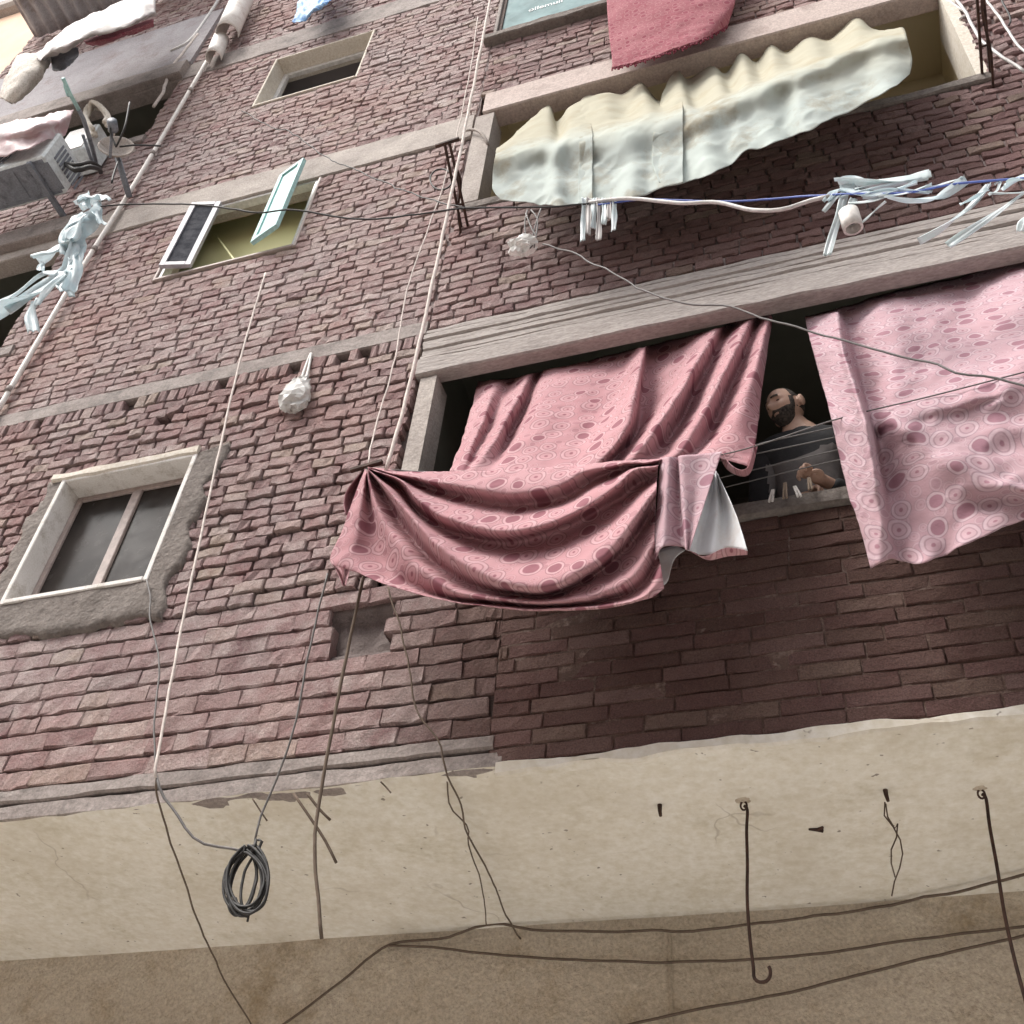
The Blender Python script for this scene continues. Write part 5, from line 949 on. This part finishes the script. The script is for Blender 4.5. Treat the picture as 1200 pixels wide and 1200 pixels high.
# gear on the right pier
GW = 'pale wires on the right pier'
for p, lb, m_, r in (([(1115, -10, -.1), (1130, 12, -.12), (1152, 50, -.14), (1200, 84, -.16)], 'thick white wire slanting over the right pier', 'cable_white', .010), ([(1150, -10, -.15), (1172, 22, -.16), (1190, 50, -.16), (1206, 66, -.16)], 'second white wire higher on the right pier', 'cable_white', .008), ([(1110, 0, -.02), (1120, 6, -.02), (1134, 16, -.03), (1124, 22, -.03)], 'short pale wire end beside the plaster jamb', 'cable_white', .009), ([(1172, -5, -.1), (1184, 20, -.1), (1182, 30, -.1)], 'dark bent wire at the top of the right pier', 'cable_dark', .006)): wire('wire', lb, 'wire', p, r, M[m_], GW, jit=.008)
# distant peach house behind the left end
fh = thing('house', 'distant peach rendered house glimpsed at the top left corner', 'building', (-13, 6, 0)); mb = MB(); mb.box(-18, -8.6, .4, 12, 0, 18.2, 0, .05); mb.build('wall', M['peach'], fh); mb = MB(); mb.box(-18.2, -8.55, .25, 12.2, 18.202, 18.5, 0, .05); mb.build('roof', M['conc_pale'], fh)
# added house across the street, unseen behind the camera, sized to shade the facade
oh = thing('house', 'added unseen house across the narrow street, shading the brick block', 'building', (-2, -8, 0)); mb = MB(); mb.box(-30, 22, -14, OPY, 0, OPZ, 0, .05); mb.build('wall', M['opp'], oh)
for x in np.arange(-26, 20, 4.):
    for z in np.arange(2, OPZ - 1.6, 3.1):
        mb = MB(); mb.box(x, x + 1., OPY, OPY + .06, z, z + 1.2, 0, .01); f_ = mb.build('window', M['frame_wood'], oh); mb = MB(); mb.box(x + .08, x + .92, OPY + .061, OPY + .07, z + .08, z + 1.12, 0, .002); mb.build('pane', M['glass'], f_)
mb = MB(); mb.box(-30.2, 22.2, -14.2, OPY + .2, OPZ + .002, OPZ + .3, 0, .03); mb.build('roof', M['conc'], oh)
if HAZE:
    mb = MB(); mb.box(-45, 40, -40, 30, -1, 21, 0, .01); hz = mb.build('haze', [], origin=(0, 0, -1)); tag(hz, None, None, kind='stuff'); hm = bpy.data.materials.new('haze'); hm.use_nodes = True; hnt = hm.node_tree; hnt.nodes.remove(hnt.nodes['Principled BSDF'])
    pv = hnt.nodes.new('ShaderNodeVolumePrincipled'); pv.inputs['Density'].default_value = HAZE; pv.inputs['Color'].default_value = (.93, .93, .95, 1); hnt.links.new(pv.outputs[0], hnt.nodes['Material Output'].inputs['Volume']); hz.data.materials.append(hm)
# ------------------------------------------------------------------ light, camera, output
W = bpy.data.worlds.new('World'); S.world = W; W.use_nodes = True; nt = W.node_tree; bg = nt.nodes['Background']
sky = N(nt, 'ShaderNodeTexSky', sky_type='NISHITA', sun_disc=False); SE, SR = math.radians(SUN_E), math.radians(SUN_R)
sky.sun_elevation = SE; sky.sun_rotation = SR; sky.dust_density = 4.; sky.air_density = 1.; sky.ozone_density = 1.
hs = N(nt, 'ShaderNodeHueSaturation'); hs.inputs['Saturation'].default_value = .22; nt.links.new(sky.outputs[0], hs.inputs['Color']); nt.links.new(hs.outputs[0], bg.inputs[0]); bg.inputs[1].default_value = SKY
sl_ = bpy.data.lights.new('sun', 'SUN'); sl_.energy = SUN; sl_.angle = math.radians(SUN_A); sl_.color = (1., .95, .88); so_ = bpy.data.objects.new('sun', sl_); COL.objects.link(so_)
sd_ = Vector((math.sin(SR) * math.cos(SE), math.cos(SR) * math.cos(SE), math.sin(SE))); so_.rotation_euler = sd_.to_track_quat('Z', 'Y').to_euler(); so_.location = (0, -10, 30)
cam = bpy.data.cameras.new('camera'); co = bpy.data.objects.new('camera', cam); COL.objects.link(co); S.camera = co
from mathutils import Matrix
co.matrix_world = Matrix.Translation(Vector(CAM)) @ Matrix([list(r) for r in R]).to_4x4(); cam.sensor_width = 36; cam.lens = 36 * F / 1200; cam.clip_start = .05; cam.clip_end = 800
S.view_settings.view_transform = 'Standard'; S.view_settings.look = 'None'; S.view_settings.gamma = 1; S.view_settings.exposure = EXPO
for o in S.objects:
    if '_o' in o: del o['_o']
